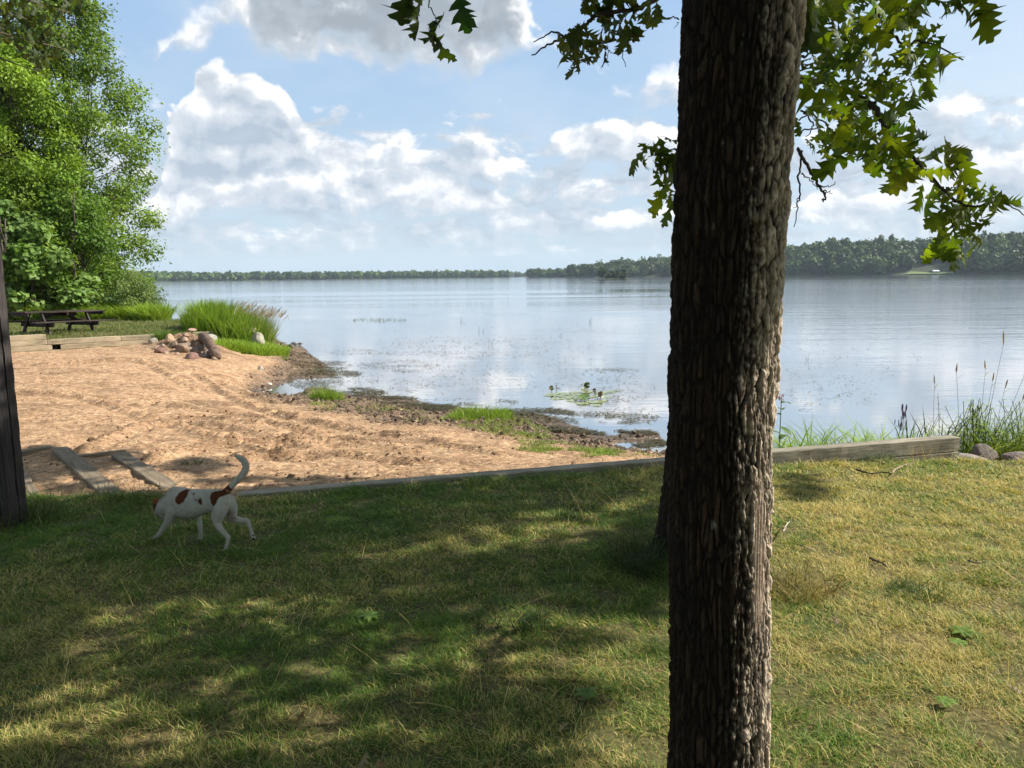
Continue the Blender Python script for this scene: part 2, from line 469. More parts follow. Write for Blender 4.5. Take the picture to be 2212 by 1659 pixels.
tag(o, 'bare reddish sand beach raked in rough furrows between the lawns and the lake', 'beach', kind='structure')

# ------------------------------------------------------------------ near lawn sheet
nx, ny = 260, 220
xs = np.linspace(-16, 14, nx)
t = np.linspace(0, 1, ny)
YE = y_edge(xs)
Y = -12 + (YE + 12)[None] * t[:, None]; X = np.repeat(xs[None], ny, 0)
Z = z_lawn(X, Y)
X = np.concatenate([X, xs[None], xs[None]]); Y = np.concatenate([Y, YE[None] + .01, YE[None] + .02])
Z = np.concatenate([Z, Z[-1:] - .12, Z[-1:] - .5])
i, j = np.meshgrid(np.arange(ny + 1), np.arange(nx - 1), indexing='ij')
q = np.stack([i * nx + j, i * nx + j + 1, (i + 1) * nx + j + 1, (i + 1) * nx + j], -1).reshape(-1, 4)
o = make_mesh('lawn', np.stack([X, Y, Z], -1).reshape(-1, 3), [q], M_LAWN, smooth=True)
tag(o, 'sloping ground under the mown lawn beside the lake', 'lawn', kind='structure')

# ------------------------------------------------------------------ lawn across the beach
WALL = np.array([(-34, 3.8), (-22, 13.0), (-13.05, 20.0), (-9.1, 23.0)])
SHORE = np.array([(-60, 48), (-45, 42), (-22, 36), (-15, 33.2), (-11, 31), (-8.3, 29.0), (-7.9, 26.0), (-8.0, 23.0)])
def poly_at(P, s):
    d = np.concatenate([[0], np.cumsum(np.linalg.norm(np.diff(P, axis=0), axis=1))]); d /= d[-1]
    return np.stack([np.interp(s, d, P[:, 0]), np.interp(s, d, P[:, 1])], -1)
ns, nt = 160, 60
wd_ = (WALL[3] - WALL[2]) / np.linalg.norm(WALL[3] - WALL[2]); wn_ = np.array([wd_[1], -wd_[0]])
S = np.linspace(0, 1, ns); T = np.linspace(0, 1, nt)
wp = poly_at(np.concatenate([WALL, [(-8.9, 23.1)]]), S); sp = poly_at(SHORE, S)
P = wp[:, None] * (1 - T)[None, :, None] + sp[:, None] * T[None, :, None]
def z_far(x, y):
    x, y = np.asarray(x, float), np.asarray(y, float)
    q = np.stack([x, y], -1)
    d = np.full(x.shape, 1e9)
    for a, b in zip(SHORE[:-1], SHORE[1:]):
        ab = b - a; tt = np.clip(((q - a) @ ab) / (ab @ ab), 0, 1)
        d = np.minimum(d, np.linalg.norm(q - a - tt[..., None] * ab, axis=-1))
    dw = (q - WALL[2]) @ -wn_
    return -.13 * np.exp(-np.clip(dw, 0, 9) / .5) + np.minimum(1.03, -.08 + .62 * d ** .75) - .012 * np.clip(y - 20, 0, 12) * .4 + .015 * fbm(x * .8, y * .8, 1, 3)
Z = z_far(P[..., 0], P[..., 1]); Z[:, -1] = -.4
i, j = np.meshgrid(np.arange(ns - 1), np.arange(nt - 1), indexing='ij')
q = np.stack([i * nt + j, (i + 1) * nt + j, (i + 1) * nt + j + 1, i * nt + j + 1], -1).reshape(-1, 4)
o = make_mesh('grass_bank', np.concatenate([P, Z[..., None]], -1).reshape(-1, 3), [q], M_LAWN, smooth=True)
tag(o, 'raised grassy bank on the far side of the beach', 'bank', kind='structure')

# ------------------------------------------------------------------ lake
def m_water():
    n = NT('lake_water')
    o = n.obj()
    d = n.vmath('LENGTH', o)
    far = n.mapr(d, 25, 160, 0, 1)
    r1 = n.noise(n.n('ShaderNodeMapping', {'Vector': o, 'Scale': (1.3, 4.2, 1), 'Rotation': (0, 0, .10)}).outputs[0], 1.0, 4, .6, .4)
    r2 = n.noise(n.n('ShaderNodeMapping', {'Vector': o, 'Scale': (.10, .55, 1), 'Rotation': (0, 0, .06)}).outputs[0], 1.0, 4, .6, .5)
    wind = n.noise(n.n('ShaderNodeMapping', {'Vector': o, 'Scale': (.010, .045, 1)}).outputs[0], 1.0, 3, .5, .3)
    px = n.n('ShaderNodeSeparateXYZ', {0: o})
    rt = n.mapr(n.math('SUBTRACT', px.outputs[0], n.math('MULTIPLY', px.outputs[1], .22)), -5, 15, 0, 1, True)
    wind = n.math('MULTIPLY_ADD', n.mapr(wind, .42, .66, 0, 1, True), .7, n.math('MULTIPLY', rt, .75))
    amp = n.math('MULTIPLY_ADD', n.math('MULTIPLY', wind, n.mapr(d, 18, 60, .1, 1)), 1.1, .05)
    h = n.math('MULTIPLY', n.math('ADD', n.math('MULTIPLY', r1, .014), n.math('MULTIPLY', r2, .05)), n.math('MULTIPLY', amp, n.mapr(d, 120, 450, 1, .4)))
    nb = n.n('ShaderNodeBump', {'Height': h, 'Strength': 1.0, 'Distance': 1.0}).outputs[0]
    fr = n.n('ShaderNodeLayerWeight', {'Blend': .5, 'Normal': nb}).outputs['Facing']
    ref = n.mapr(fr, .62, 1.0, .42, .97)
    g = n.n('ShaderNodeBsdfGlossy', {'Color': (.97, .98, 1.0, 1), 'Roughness': n.mapr(d, 8, 200, .012, .07), 'Normal': nb}).outputs[0]
    deep = n.mix(n.mapr(d, 8, 45), (.16, .16, .135), (.085, .115, .13))
    df = n.n('ShaderNodeBsdfDiffuse', {'Color': deep}).outputs[0]
    return n.out(n.n('ShaderNodeMixShader', {0: ref, 1: df, 2: g}).outputs[0])
mb = MB()
L = [-3000, -300, -60, 0, 60, 300, 3000]
gx, gy = np.meshgrid(L, [-200, 0, 30, 120, 500, 4500], indexing='ij')
a, b = gx.shape
i, j = np.meshgrid(np.arange(a - 1), np.arange(b - 1), indexing='ij')
mb.add(np.stack([gx, gy, gx * 0], -1), [np.stack([i * b + j, (i + 1) * b + j, (i + 1) * b + j + 1, i * b + j + 1], -1).reshape(-1, 4)])
o = mb.build('lake_water', m_water())
tag(o, 'calm lake reflecting the cloudy sky', 'lake', kind='structure')

# ------------------------------------------------------------------ lawn grass (nobody could count the blades)
def straw_map(x, y):
    s = .30 + .55 * fbm(x * .7, y * .7, 21, 4) + .26 * fbm(x * 3, y * 3, 4, 2)
    s = s + .34 * sstep(.3, 1.8, x) - .18 * sstep(3.9, 5.6, y) * sstep(1.0, -1.5, x) + .10 * sstep(3.6, 2.4, y)
    return np.clip(s, 0, 1)
def m_grass(name):
    n = NT(name)
    c = n.attr().outputs[0]
    p = n.prin(base=c, rough=.6, spec=.25)
    t = n.n('ShaderNodeBsdfTranslucent', {'Color': n.mix(1.0, c, (1.2, 1.15, .6), 'MULTIPLY')}).outputs[0]
    return n.out(n.n('ShaderNodeMixShader', {0: .35, 1: p, 2: t}).outputs[0])
M_GRASS = m_grass('grass_blades')
G1, G2, G3 = np.array((.10, .19, .022)), np.array((.21, .31, .05)), np.array((.10, .185, .06))
S1, S2 = np.array((.66, .54, .22)), np.array((.46, .39, .13))
def grass_col(x, y, s):
    N = len(x)
    k = RNG.random(N)
    g = np.where((k < .45)[:, None], G1, np.where((k < .8)[:, None], G2, G3))
    st = np.where((RNG.random(N) < .5)[:, None], S1, S2)
    return np.where((RNG.random(N) < s * .92)[:, None], st, g) * (.75 + .5 * RNG.random(N))[:, None]
parts = []
y0 = np.array([2.2, 2.8, 3.4, 4.0, 4.8, 5.6, 6.6, 8.6])
for ya, yb in zip(y0[:-1], y0[1:]):
    ym = (ya + yb) / 2
    xa, xb = -.72 * yb - .3, .72 * yb + .3
    dens = 19500 * min(1, (3.2 / ym) ** .9)
    N = int((xb - xa) * (yb - ya) * dens)
    x = RNG.uniform(xa, xb, N); y = RNG.uniform(ya, yb, N)
    k = y < y_edge(x) - .01
    tuft = fbm(x * 5, y * 5, 15, 3)
    bare = sstep(.42, .75, fbm(x * 1.3, y * 1.3, 77, 4))
    k &= RNG.random(N) < np.clip(.72 + .7 * tuft, .3, 1) * (1 - .72 * bare)
    x, y, tuft = x[k], y[k], tuft[k]; N = len(x)
    s = straw_map(x, y)
    edge = sstep(.32, .03, y_edge(x) - y)
    h = (.019 + .021 * RNG.random(N)) * (1 + .7 * np.clip(tuft, -.5, 1)) * (1 + 1.1 * edge * RNG.random(N))
    h *= np.where(RNG.random(N) < .03, 1.7, 1)
    w = (.0022 + .0015 * RNG.random(N)) * max(1, ym / 3.2)
    flow = 2.5 * fbm(x * 2.5, y * 2.5, 30, 2) + 2.2
    az = np.where(RNG.random(N) < .3, flow + RNG.normal(size=N) * .7, RNG.uniform(0, 2 * PI, N))
    lean = .15 + .9 * RNG.random(N) ** 1.3; bend = .2 + .9 * RNG.random(N)
    z = z_lawn(x, y) - .004
    parts.append(blades(np.stack([x, y, z], -1), h, w, az, lean, bend, grass_col(x, y, s)))
# thin dry stalks left by the mower
N = 900
x = RNG.uniform(-5, 6, N); y = RNG.uniform(2.3, 7.6, N); k = (y < y_edge(x) - .02); x, y = x[k], y[k]; N = len(x)
parts.append(blades(np.stack([x, y, z_lawn(x, y)], -1), .06 + .09 * RNG.random(N), np.full(N, .0028), RNG.uniform(0, 6.28, N), .6 + RNG.random(N), .5 * RNG.random(N), S1[None] * (.8 + .5 * RNG.random(N))[:, None], 3))
V, fs, C = merge(parts)
o = make_mesh('grass', V, fs, M_GRASS, C)
tag(o, 'mown lawn grass, green mixed with dry straw blades', 'grass', kind='stuff')

# grass on the bank across the beach
N = 90000
s_, t_ = RNG.random(N), RNG.random(N)
p = poly_at(np.concatenate([WALL, [(-8.9, 23.1)]]), s_) * (1 - t_)[:, None] + poly_at(SHORE, s_) * t_[:, None]
px, py = proj(np.concatenate([p, np.full((N, 1), 1.0)], 1))
k = (px > -60) & (p[:, 1] > 12) & (p[:, 1] < 34); p = p[k]; N = len(p)
z = z_far(p[:, 0], p[:, 1]); k = z > .15; p, z = p[k], z[k]; N = len(p)
gc = mixc((.10, .16, .035), (.26, .25, .10), np.clip(.42 + .45 * fbm(p[:, 0] * .9, p[:, 1] * .9, 3, 3), 0, 1)) * (.7 + .6 * RNG.random(N))[:, None]
V, fs, C = blades(np.concatenate([p, z[:, None] - .01], 1), .05 + .07 * RNG.random(N), .012 + .01 * RNG.random(N), RNG.uniform(0, 6.28, N), .2 + .7 * RNG.random(N), .5 * RNG.random(N), gc)
o = make_mesh('bank_grass', V, fs, M_GRASS, C)
tag(o, 'short mown grass around the picnic table', 'grass', kind='stuff')

# ------------------------------------------------------------------ loose crumbs, straw and weed on the beach
def lump_tmpl(seed):
    r = np.random.default_rng(seed)
    v = np.array([(0, 0, .55), (.5, 0, .1), (.15, .48, .12), (-.42, .3, .05), (-.4, -.3, .1), (.15, -.5, .1), (0, 0, -.3)]) * (1 + .25 * r.normal(size=(7, 1)))
    f = np.array([(0, 1, 2), (0, 2, 3), (0, 3, 4), (0, 4, 5), (0, 5, 1), (6, 2, 1), (6, 3, 2), (6, 4, 3), (6, 5, 4), (6, 1, 5)])
    return v, [f]
def beach_pts(N, ymin=6.2, ymax=26):
    y = ymin * (ymax / ymin) ** RNG.random(N)
    x = RNG.uniform(-.72, .5, N) * (y + .5)
    return x, y
parts = []
x, y = beach_pts(52000)
zb = z_base(x, y); mm = mudness(zb, x, y); z = z_beach(x, y)
pat = fbm(x * 1.1, y * 1.1, 6, 3)
near_t = np.zeros(len(x))
for t in TRKW:
    near_t = np.maximum(near_t, np.exp(-(np.min(np.linalg.norm(np.stack([x, y], 1)[:, None] - t[None, ::3], axis=-1), axis=1) / .16) ** 2))
k = (z > .02) & (y > y_edge(x) + .1) & (RNG.random(len(x)) < np.clip(.02 + .30 * np.clip(pat - .1, 0, 1) + .75 * near_t + .5 * mm + .9 * np.exp(-((x - MND[0]) / 1.0) ** 2 - ((y - MND[1]) / .9) ** 2), 0, 1))
x, y, z, mm = x[k], y[k], z[k], mm[k]; N = len(x)
sc = np.exp(RNG.normal(math.log(.018), .5, N)) * (1 + 1.3 * mm); sc = np.clip(sc, .008, .11)
cc = mixc((.27, .165, .095), (.11, .08, .055), np.clip(mm + .25 * RNG.random(N), 0, 1)) * (.6 + .7 * RNG.random(N))[:, None]
for v in range(3):
    kk = (np.arange(N) % 3) == v
    n_ = kk.sum()
    parts.append(scatter(*lump_tmpl(v), np.stack([x, y, z], -1)[kk], rot_from(np.array([[0, 0, 1.0]]) + .5 * RNG.normal(size=(n_, 3)), RNG.uniform(0, 6.28, n_)), sc[kk], cc[kk]))
V, fs, C = merge(parts)
M_CRUMB = plain('soil_crumbs', .95, .3, 60, .5)
o = make_mesh('soil_crumbs', V, fs, M_CRUMB, C)
tag(o, 'dark crumbs of soil strewn over the sand', 'soil', kind='stuff')
x, y = beach_pts(60000, 6.2, 22)
zb = z_base(x, y); k = (zb > .2) & (y > y_edge(x) + .1) & (RNG.random(len(x)) < .22 + .75 * np.clip(fbm(x * .7, y * .7, 40, 3), 0, 1)); x, y = x[k], y[k]; N = len(x)
z = z_beach(x, y)
V, fs, C = blades(np.stack([x, y, z + .006], -1), .025 + .12 * RNG.random(N) ** 3, .004 + .005 * RNG.random(N), np.where(RNG.random(N) < .6, RNG.normal(.35, .4, N), RNG.uniform(0, 6.28, N)), np.full(N, 1.0), np.full(N, 0.05), mixc((.62, .47, .26), (.22, .14, .08), (RNG.random(N) < .5) * 1.0) * (.8 + .4 * RNG.random(N))[:, None], 3)
V[:, 2] = V[:, 2] * .12 + .88 * (z_beach(V[:, 0], V[:, 1]) + .006)
o = make_mesh('straw_litter', V, fs, M_GRASS, C)
tag(o, 'pale straw and root litter scattered on the sand', 'straw', kind='stuff')

# floating weed flecks and stranded weed
spots = [(930, 742, 120, 16, 900), (1000, 765, 170, 10, 700), (1080, 735, 150, 12, 500), (780, 760, 80, 8, 500), (860, 790, 90, 14, 500), (1150, 745, 160, 14, 400), (1240, 715, 90, 6, 250), (1320, 800, 60, 5, 120),
         (1100, 800, 260, 50, 700), (850, 830, 160, 30, 500), (1330, 860, 90, 60, 500), (1250, 905, 180, 14, 1100), (1160, 892, 80, 10, 900), (1230, 935, 60, 7, 800), (1350, 940, 70, 10, 1100), (1400, 955, 40, 14, 700),
         (760, 848, 70, 10, 1100), (900, 880, 90, 8, 900), (960, 885, 50, 8, 700), (840, 862, 60, 6, 700), (690, 790, 70, 12, 1300), (720, 808, 60, 8, 900), (680, 825, 60, 22, 900), (640, 780, 50, 14, 900), (610, 765, 40, 12, 500), (1040, 700, 320, 30, 450), (1800, 770, 200, 60, 350), (1750, 850, 150, 40, 200), (1000, 870, 120, 8, 400)]
P = []
for cx, cy, rx, ry, N in spots:
    N = int(N * (1.3 if cy < 770 else 2.2))
    a, r = RNG.uniform(0, 6.28, N), RNG.random(N) ** .6
    P.append(np.stack([cx + rx * r * np.cos(a), cy + ry * r * np.sin(a)], 1))
P = np.concatenate(P)
W = on_z(P[:, 0], P[:, 1], 0.0)
k = (pn(W[:, 0] * .9, W[:, 1] * 1.6, 3) + .5 * pn(W[:, 0] * 3, W[:, 1] * 5, 8)) > -.12
W = W[k]; N = len(W)
zt = np.maximum(z_beach(W[:, 0], W[:, 1]), 0)
k = zt < .2; W, zt = W[k], zt[k]; N = len(W)
d = np.linalg.norm(W[:, :2], axis=1)
hh = (.03 + .10 * RNG.random(N) ** 2)
V, fs, C = blades(np.stack([W[:, 0], W[:, 1], zt + .004 + .012 * RNG.random(N)], -1), hh, .010 + .014 * RNG.random(N), RNG.normal(.1, .8, N), np.full(N, 1.0), np.full(N, .1), mixc((.10, .095, .06), (.17, .15, .08), RNG.random(N)) * (.6 + .6 * RNG.random(N))[:, None], 2)
b0 = np.repeat(zt + .004 + .012 * RNG.random(N), 5)
V[:, 2] = b0 + (V[:, 2] - b0) * np.repeat(RNG.random(N) * .35, 5)
o = make_mesh('water_weed', V, fs, M_GRASS, C)
tag(o, 'dark weed floating on the shallows and stranded along the waterline', 'water weed', kind='stuff')
# ================================================================== TIMBER
W_GREY = wood('weathered_timber', (.20, .175, .135), (.40, .36, .28))
W_TAN = wood('tan_timber', (.30, .245, .165), (.50, .42, .29))
W_STEP = wood('step_timber', (.15, .115, .08), (.31, .25, .175))
W_DARK = wood('dark_stained_wood', (.022, .014, .011), (.060, .042, .036), rough=.55)
W_POST = wood('post_wood', (.012, .009, .008), (.040, .031, .027), rough=.7)

def beam_obj(name, p0, p1, w, h, mat, parent=None, ch=.008, seg=14, jit=.003, up=(0, 0, 1)):
    p0, p1 = np.asarray(p0, float), np.asarray(p1, float)
    L = np.linalg.norm(p1 - p0)
    x = (p1 - p0) / L; y = np.cross(np.asarray(up, float), x); y /= np.linalg.norm(y); z = np.cross(x, y)
    mb = MB(); beam(mb, (-L / 2, 0, 0), (L / 2, 0, 0), w, h, ch=ch, seg=seg, jit=jit)
    o = mb.build(name, mat)
    Mx = Matrix(np.stack([x, y, z], 1).tolist()).to_4x4(); Mx.translation = Vector((p0 + p1) / 2)
    if parent:
        o.parent = parent
        o.matrix_parent_inverse = Matrix.Translation(Vector(parent.location)).inverted()
    o.matrix_world = Mx if not parent else Mx
    if parent: o.matrix_basis = Mx
    return o

# edging along the lawn: two runs meeting behind the oaks
split = BA + bdir * 4.15
def edging(a, b, label):
    off = np.array([-bdir[1], bdir[0], 0]) * .055
    t = thing('landscape_timber', tuple((a + b) / 2 - np.array([0, 0, .25])), label, 'timber edging', 'timbers along the lawn edge')
    beam_obj('upper_timber', a + off - [0, 0, .075], b + off - [0, 0, .075], .13, .15, W_GREY, t, seg=40, jit=.0012)
    beam_obj('lower_timber', a + off * 1.05 - [0, 0, .225], b + off * 1.05 - [0, 0, .225], .135, .144, W_GREY, t, seg=40, jit=.0012)
edging(BA, split - bdir * .006, 'long weathered timber sunk almost flush with the shaded lawn, bordering the sand')
edging(split + bdir * .006, BB, 'grey weathered timber standing proud of the sunlit lawn right of the big trunk')

# stacked timber wall across the beach
t = thing('retaining_wall', (-11, 21.5, .6), 'low wall of stacked pale timbers holding the grass bank behind the beach', 'retaining wall')
wdir = (WALL[3] - WALL[2]) / np.linalg.norm(WALL[3] - WALL[2])
wn = np.array([wdir[1], -wdir[0]])
def wp3(s, z, out=0.0):
    p = WALL[2] + wdir * s + wn * (.02 + out); return np.array([p[0], p[1], z])
rows = [(.60, [(-9, -3.2), (-3.19, 1.52), (1.53, 5.0)]), (.742, [(-9, -.6), (-.59, .92), (1.12, 4.0), (4.01, 5.2)]), (.884, [(-9, -2.0), (-1.99, .82), (.83, 2.6), (2.61, 5.2)]), (1.026, [(-9, -1.6), (-1.59, .80)])]
for z, segs in rows:
    for a, b in segs:
        beam_obj('wall_timber', wp3(a, z, .01 * RNG.random()), wp3(b, z + .004, .01 * RNG.random()), .14, .138, W_TAN, t, seg=16, jit=.0012)
beam_obj('drain_end', wp3(1.02, .742, -.16), wp3(1.02, .742, -.09), .10, .12, W_DARK, t, seg=2, jit=.001, up=(0, 0, 1))
# top timber end that shows between the weeds further right
beam_obj('wall_timber', wp3(5.3, .93, .05), wp3(6.4, .93, .03), .15, .15, W_TAN, t, seg=8)

# timber frame of old steps half buried in the sand
def step_pt(px, py, z=.725): return on_z(float(px), float(py), z)
t = thing('step_frame', tuple(step_pt(200, 1020, .62)), 'half buried ladder-like frame of grey timbers filled with sand at the lawn corner', 'timber steps')
for a, b, w in (((127, 962), (250, 1064), .17), ((256, 975), (372, 1046), .165), ((18, 985), (76, 1094), .17)):
    p0, p1 = step_pt(*a), step_pt(*b)
    beam_obj('stringer', p0 - [0, 0, .075], p1 - [0, 0, .085], w, .12, W_STEP, t, seg=24, jit=.0015)
for a, b in (((20, 976), (112, 964)), ((150, 986), (271, 971)), ((165, 1080), (229, 1069))):
    p0, p1 = step_pt(*a, z=.69), step_pt(*b, z=.69)
    beam_obj('rail', p0 - [0, 0, .05], p1 - [0, 0, .05], .075, .10, W_STEP, t, seg=16, jit=.0015)

# dark post at the left edge of the lawn
pb = on_z(22., 1135., 0.0); pz = .80
pb = on_z(24., 1136., pz)
prof = [(-.075, -.075), (-.004, -.075), (.000, -.055), (.006, -.075), (.068, -.075), (.075, -.068), (.075, .005), (.055, .010), (.075, .016), (.075, .075), (-.075, .075)]
mb = MB(); V = []; nn = len(prof); nz = 60
for k in range(nz + 1):
    z = -.35 + 3.6 * k / nz
    wob = .012 * pn(z * 1.3, 0, 0); wd = .9 + .5 * pn(z * .9, 3, 0)
    for ii, (x, y) in enumerate(prof):
        if ii in (1, 3): x = x + (-.008 if ii == 1 else .008) * wd + wob
        if ii == 2: x += wob
        V.append((x + .002 * RNG.normal(), y + .002 * RNG.normal(), z))
i, j = np.meshgrid(np.arange(nz), np.arange(nn), indexing='ij')
mb.add(V, [np.stack([i * nn + j, i * nn + (j + 1) % nn, (i + 1) * nn + (j + 1) % nn, (i + 1) * nn + j], -1).reshape(-1, 4), (np.arange(nn) + nz * nn)[None]])
n = NT('stained_post')
ov = n.obj((14, 14, .8)); v = n.noise(ov, 3, 6, .6, .5); g = n.noise(n.obj((60, 60, 1.2)), 2, 4)
c = n.mix(n.mapr(v, .3, .75), (.020, .016, .015), (.075, .060, .055)); c = n.mix(n.mapr(g, .6, .75), c, (.012, .009, .008))
M_POST = n.out(n.prin(base=c, rough=.75, spec=.3, normal=n.bump(n.math('ADD', v, g), .6, .006)))
o = mb.build('wooden_post', M_POST)
o.location = Vector(pb); o.rotation_euler = (0, 0, R(-14))
tag(o, 'square dark stained wooden post with long splits standing in the grass at the frame edge', 'post')

# ================================================================== PICNIC TABLE
t = thing('picnic_table', (0, 0, 0), 'dark brown wooden picnic table on the grass bank under the leafy trees', 'picnic table')
def pl(name, p0, p1, w, h, parent=t, up=(0, 0, 1)): return beam_obj(name, p0, p1, w, h, W_DARK, parent, ch=.005, seg=4, jit=.0015, up=up)
HT = .72; LT = 2.4
for k in range(5): pl('top_plank', (-LT / 2, -.30 + k * .15, HT - .02), (LT / 2 + RNG.normal() * .01, -.30 + k * .15, HT - .02), .14, .04)
for s in (-1, 1):
    for k in (0, 1): pl('seat', (-LT / 2, s * (.60 + .145 * k), .43), (LT / 2, s * (.60 + .145 * k), .43), .137, .04)
for x in (-1.12, 0, 1.12): pl('cleat', (x, -.37, HT - .085), (x, .37, HT - .085), .045, .09)
for x in (-.66, .66):
    pl('crossbeam', (x, -.74, .355), (x, .74, .355), .045, .14)
    pl('brace', (x * .95, 0, .40), (x * .18, 0, HT - .06), .09, .045)
    for s in (-1, 1): pl('leg', (x - .05, s * .66, -.04), (x - .05, s * .27, HT - .04), .10, .045, up=(1, 0, 0))
pl('brace_plate', (-.5, 0, HT - .10), (.5, 0, HT - .10), .05, .10)
tp = at_y(130., 700., 22.3); t.location = (tp[0], 22.3, float(z_far(tp[0], 22.3)) - .09)
t.rotation_euler = (0, R(1.0), R(63))
bpy.context.view_layer.update()
for c_ in t.children:
    c_.matrix_parent_inverse = Matrix.Identity(4)

# ================================================================== ROCKS AND LOG
def m_rock():
    n = NT('field_stone'); c = n.attr().outputs[0]; o = n.obj()
    a = n.noise(o, 5, 6, .6); b = n.noise(o, 40, 4, .6)
    c = n.mix(1.0, c, n.mix(n.mapr(a, .3, .7), (.62, .60, .58), (1.3, 1.28, 1.25)), 'MULTIPLY')
    c = n.mix(n.mapr(b, .58, .72), c, (.45, .42, .38)); c = n.mix(n.mapr(b, .40, .28), c, (.05, .045, .04))
    return n.out(n.prin(base=c, rough=.85, spec=.3, normal=n.bump(n.math('ADD', a, n.math('MULTIPLY', b, .4)), .7, .02)))
M_ROCK = m_rock()
def rock(px, py, wpx, hpx, dist, label, col, name='rock', seed=0, sink=.25, yaw=0., group='rocks heaped at the end of the timber wall', cat='rock', deep=1.0):
    """boulder whose base centre is seen at (px,py), wpx x hpx in the frame"""
    bm = bmesh.new(); bmesh.ops.create_icosphere(bm, subdivisions=4, radius=1)
    v = np.array([x.co for x in bm.verts]); f = np.array([[w.index for w in q.verts] for q in bm.faces]); bm.free()
    nrm = v / np.linalg.norm(v, axis=1)[:, None]
    d = 1.12 + .16 * pn(nrm[:, 0] * 1.3 + seed * 3.1, nrm[:, 1] * 1.3, nrm[:, 2] * 1.3 + seed) + .05 * fbm(nrm[:, 0] * 4 + seed, nrm[:, 1] * 4, nrm[:, 2] * 4, 3)
    r = np.random.default_rng(seed)
    for k in range(11):                                  # flat broken faces
        a = r.normal(size=3); a /= np.linalg.norm(a); a[2] = abs(a[2]) * .6
        h = .60 + .25 * r.random(); q = (nrm * d[:, None]) @ a
        d = np.where(q > h, d * (h + (q - h) * .06) / q, d)
    v = nrm * d[:, None]
    if 'lawn' not in label and 'wall' not in label and 'timber end' not in label and 'hidden by' not in label and 'waterline' not in label: dist = float(hit_beach(px, py - 1)[1])
    w = wpx / F * dist / 2; hh = hpx / F * dist / (2 - sink)
    v *= np.array([w, w * .85 * deep, hh])
    p = at_y(float(px), float(py), dist)
    o = make_mesh(name, v, [f], M_ROCK, np.broadcast_to(np.array(col), v.shape), None, True)
    o.location = (p[0], p[1], p[2] + hh * (1 - sink)); o.rotation_euler = (r.normal() * .1, r.normal() * .1, yaw)
    return tag(o, label, cat, group)
RD, TN, GY, WH = (.26, .15, .12), (.24, .165, .115), (.16, .135, .12), (.36, .33, .26)
rock(394, 760, 34, 18, 20.6, 'rounded brown boulder in the middle of the rock heap', TN, seed=1)
rock(418, 776, 30, 14, 20.0, 'reddish pink boulder lying lowest in front of the rock heap', RD, seed=2)
rock(333, 742, 21, 12, 21.4, 'pale lichened stone against the timber wall at the heap end', WH, seed=3)
rock(366, 739, 20, 17, 21.4, 'upright tan stone on top of the rock heap', (.44, .31, .20), seed=4)
rock(377, 749, 20, 12, 21.2, 'small light brown stone tucked behind the brown boulder', TN, seed=5)
rock(348, 762, 26, 12, 20.4, 'flat dark red stone at the near end of the rock heap', (.20, .11, .085), seed=6)
rock(434, 757, 22, 12, 20.5, 'grey stone under the old log', GY, seed=7)
rock(446, 774, 22, 16, 20.1, 'dark grey stone between the pink boulder and the log', (.13, .115, .105), seed=8)
rock(413, 716, 20, 7, 22.6, 'pink stone sitting on the end of the timber wall', (.42, .26, .21), seed=9)
rock(420, 731, 14, 8, 22.2, 'small pale stone below the timber end', WH, seed=10)
rock(455, 737, 34, 14, 22.0, 'light grey stone half hidden by the bright tall grass', (.36, .33, .28), seed=12)
rock(557, 744, 32, 24, 23.2, 'large pale boulder among the bright grass near the waterline', (.34, .315, .24), seed=11, group='boulders along the lake edge')
rock(563, 800, 12, 10, 18.4, 'small whitish stone standing in the dark mud', (.50, .46, .40), seed=13, group='boulders along the lake edge')
rock(583, 832, 10, 5, 16.9, 'white flat stone beside the puddle', (.66, .64, .58), seed=14, group='boulders along the lake edge')
rock(2120, 992, 62, 32, 8.25, 'dark humped boulder behind the end of the lawn timber', (.17, .14, .12), seed=21, group='boulders along the lake edge')
rock(2105, 1006, 110, 20, 7.75, 'long flat grey stone lying in front of the lawn timber end', (.27, .23, .205), seed=22, group='boulders along the lake edge', deep=.6)
rock(2200, 1004, 66, 26, 8.0, 'rough reddish grey boulder among the weeds beside the lawn', (.22, .17, .15), seed=23, group='boulders along the lake edge')
rock(2215, 1034, 75, 18, 7.1, 'pinkish stone sunk into the lawn corner below the reddish boulder', (.36, .27, .23), seed=24, group='boulders along the lake edge')
for k, (x, y, w, h, lb) in enumerate(((384, 768, 14, 7, 'little brown stone wedged left of the pink boulder'), (405, 748, 16, 9, 'small tan stone behind the brown boulder on the soil heap'), (352, 751, 13, 8, 'little tan stone at the foot of the upright stone'), (428, 746, 14, 8, 'small grey-brown stone beside the upper end of the log'), (452, 752, 13, 8, 'little dark stone on the right side of the log'), (398, 738, 18, 10, 'brown stone half sunk in the top of the soil heap'), (340, 755, 16, 9, 'brownish stone at the outer left foot of the heap'), (425, 764, 18, 10, 'dark brown stone just above the pink boulder'), (359, 765, 12, 6, 'tiny brown stone right of the flat dark red one'), (388, 752, 14, 9, 'grey tan stone between the upright stone and the brown boulder'), (410, 757, 14, 8, 'tan stone right of the brown boulder'), (462, 778, 14, 7, 'little grey stone at the low end of the log'), (402, 727, 16, 8, 'pale brown stone at the very top of the heap'))):
    rock(x, y, w, h, 20.6 + (768 - y) * .045, lb, ((.30, .2, .14), (.24, .18, .14), (.36, .26, .19))[k % 3], seed=70 + k)
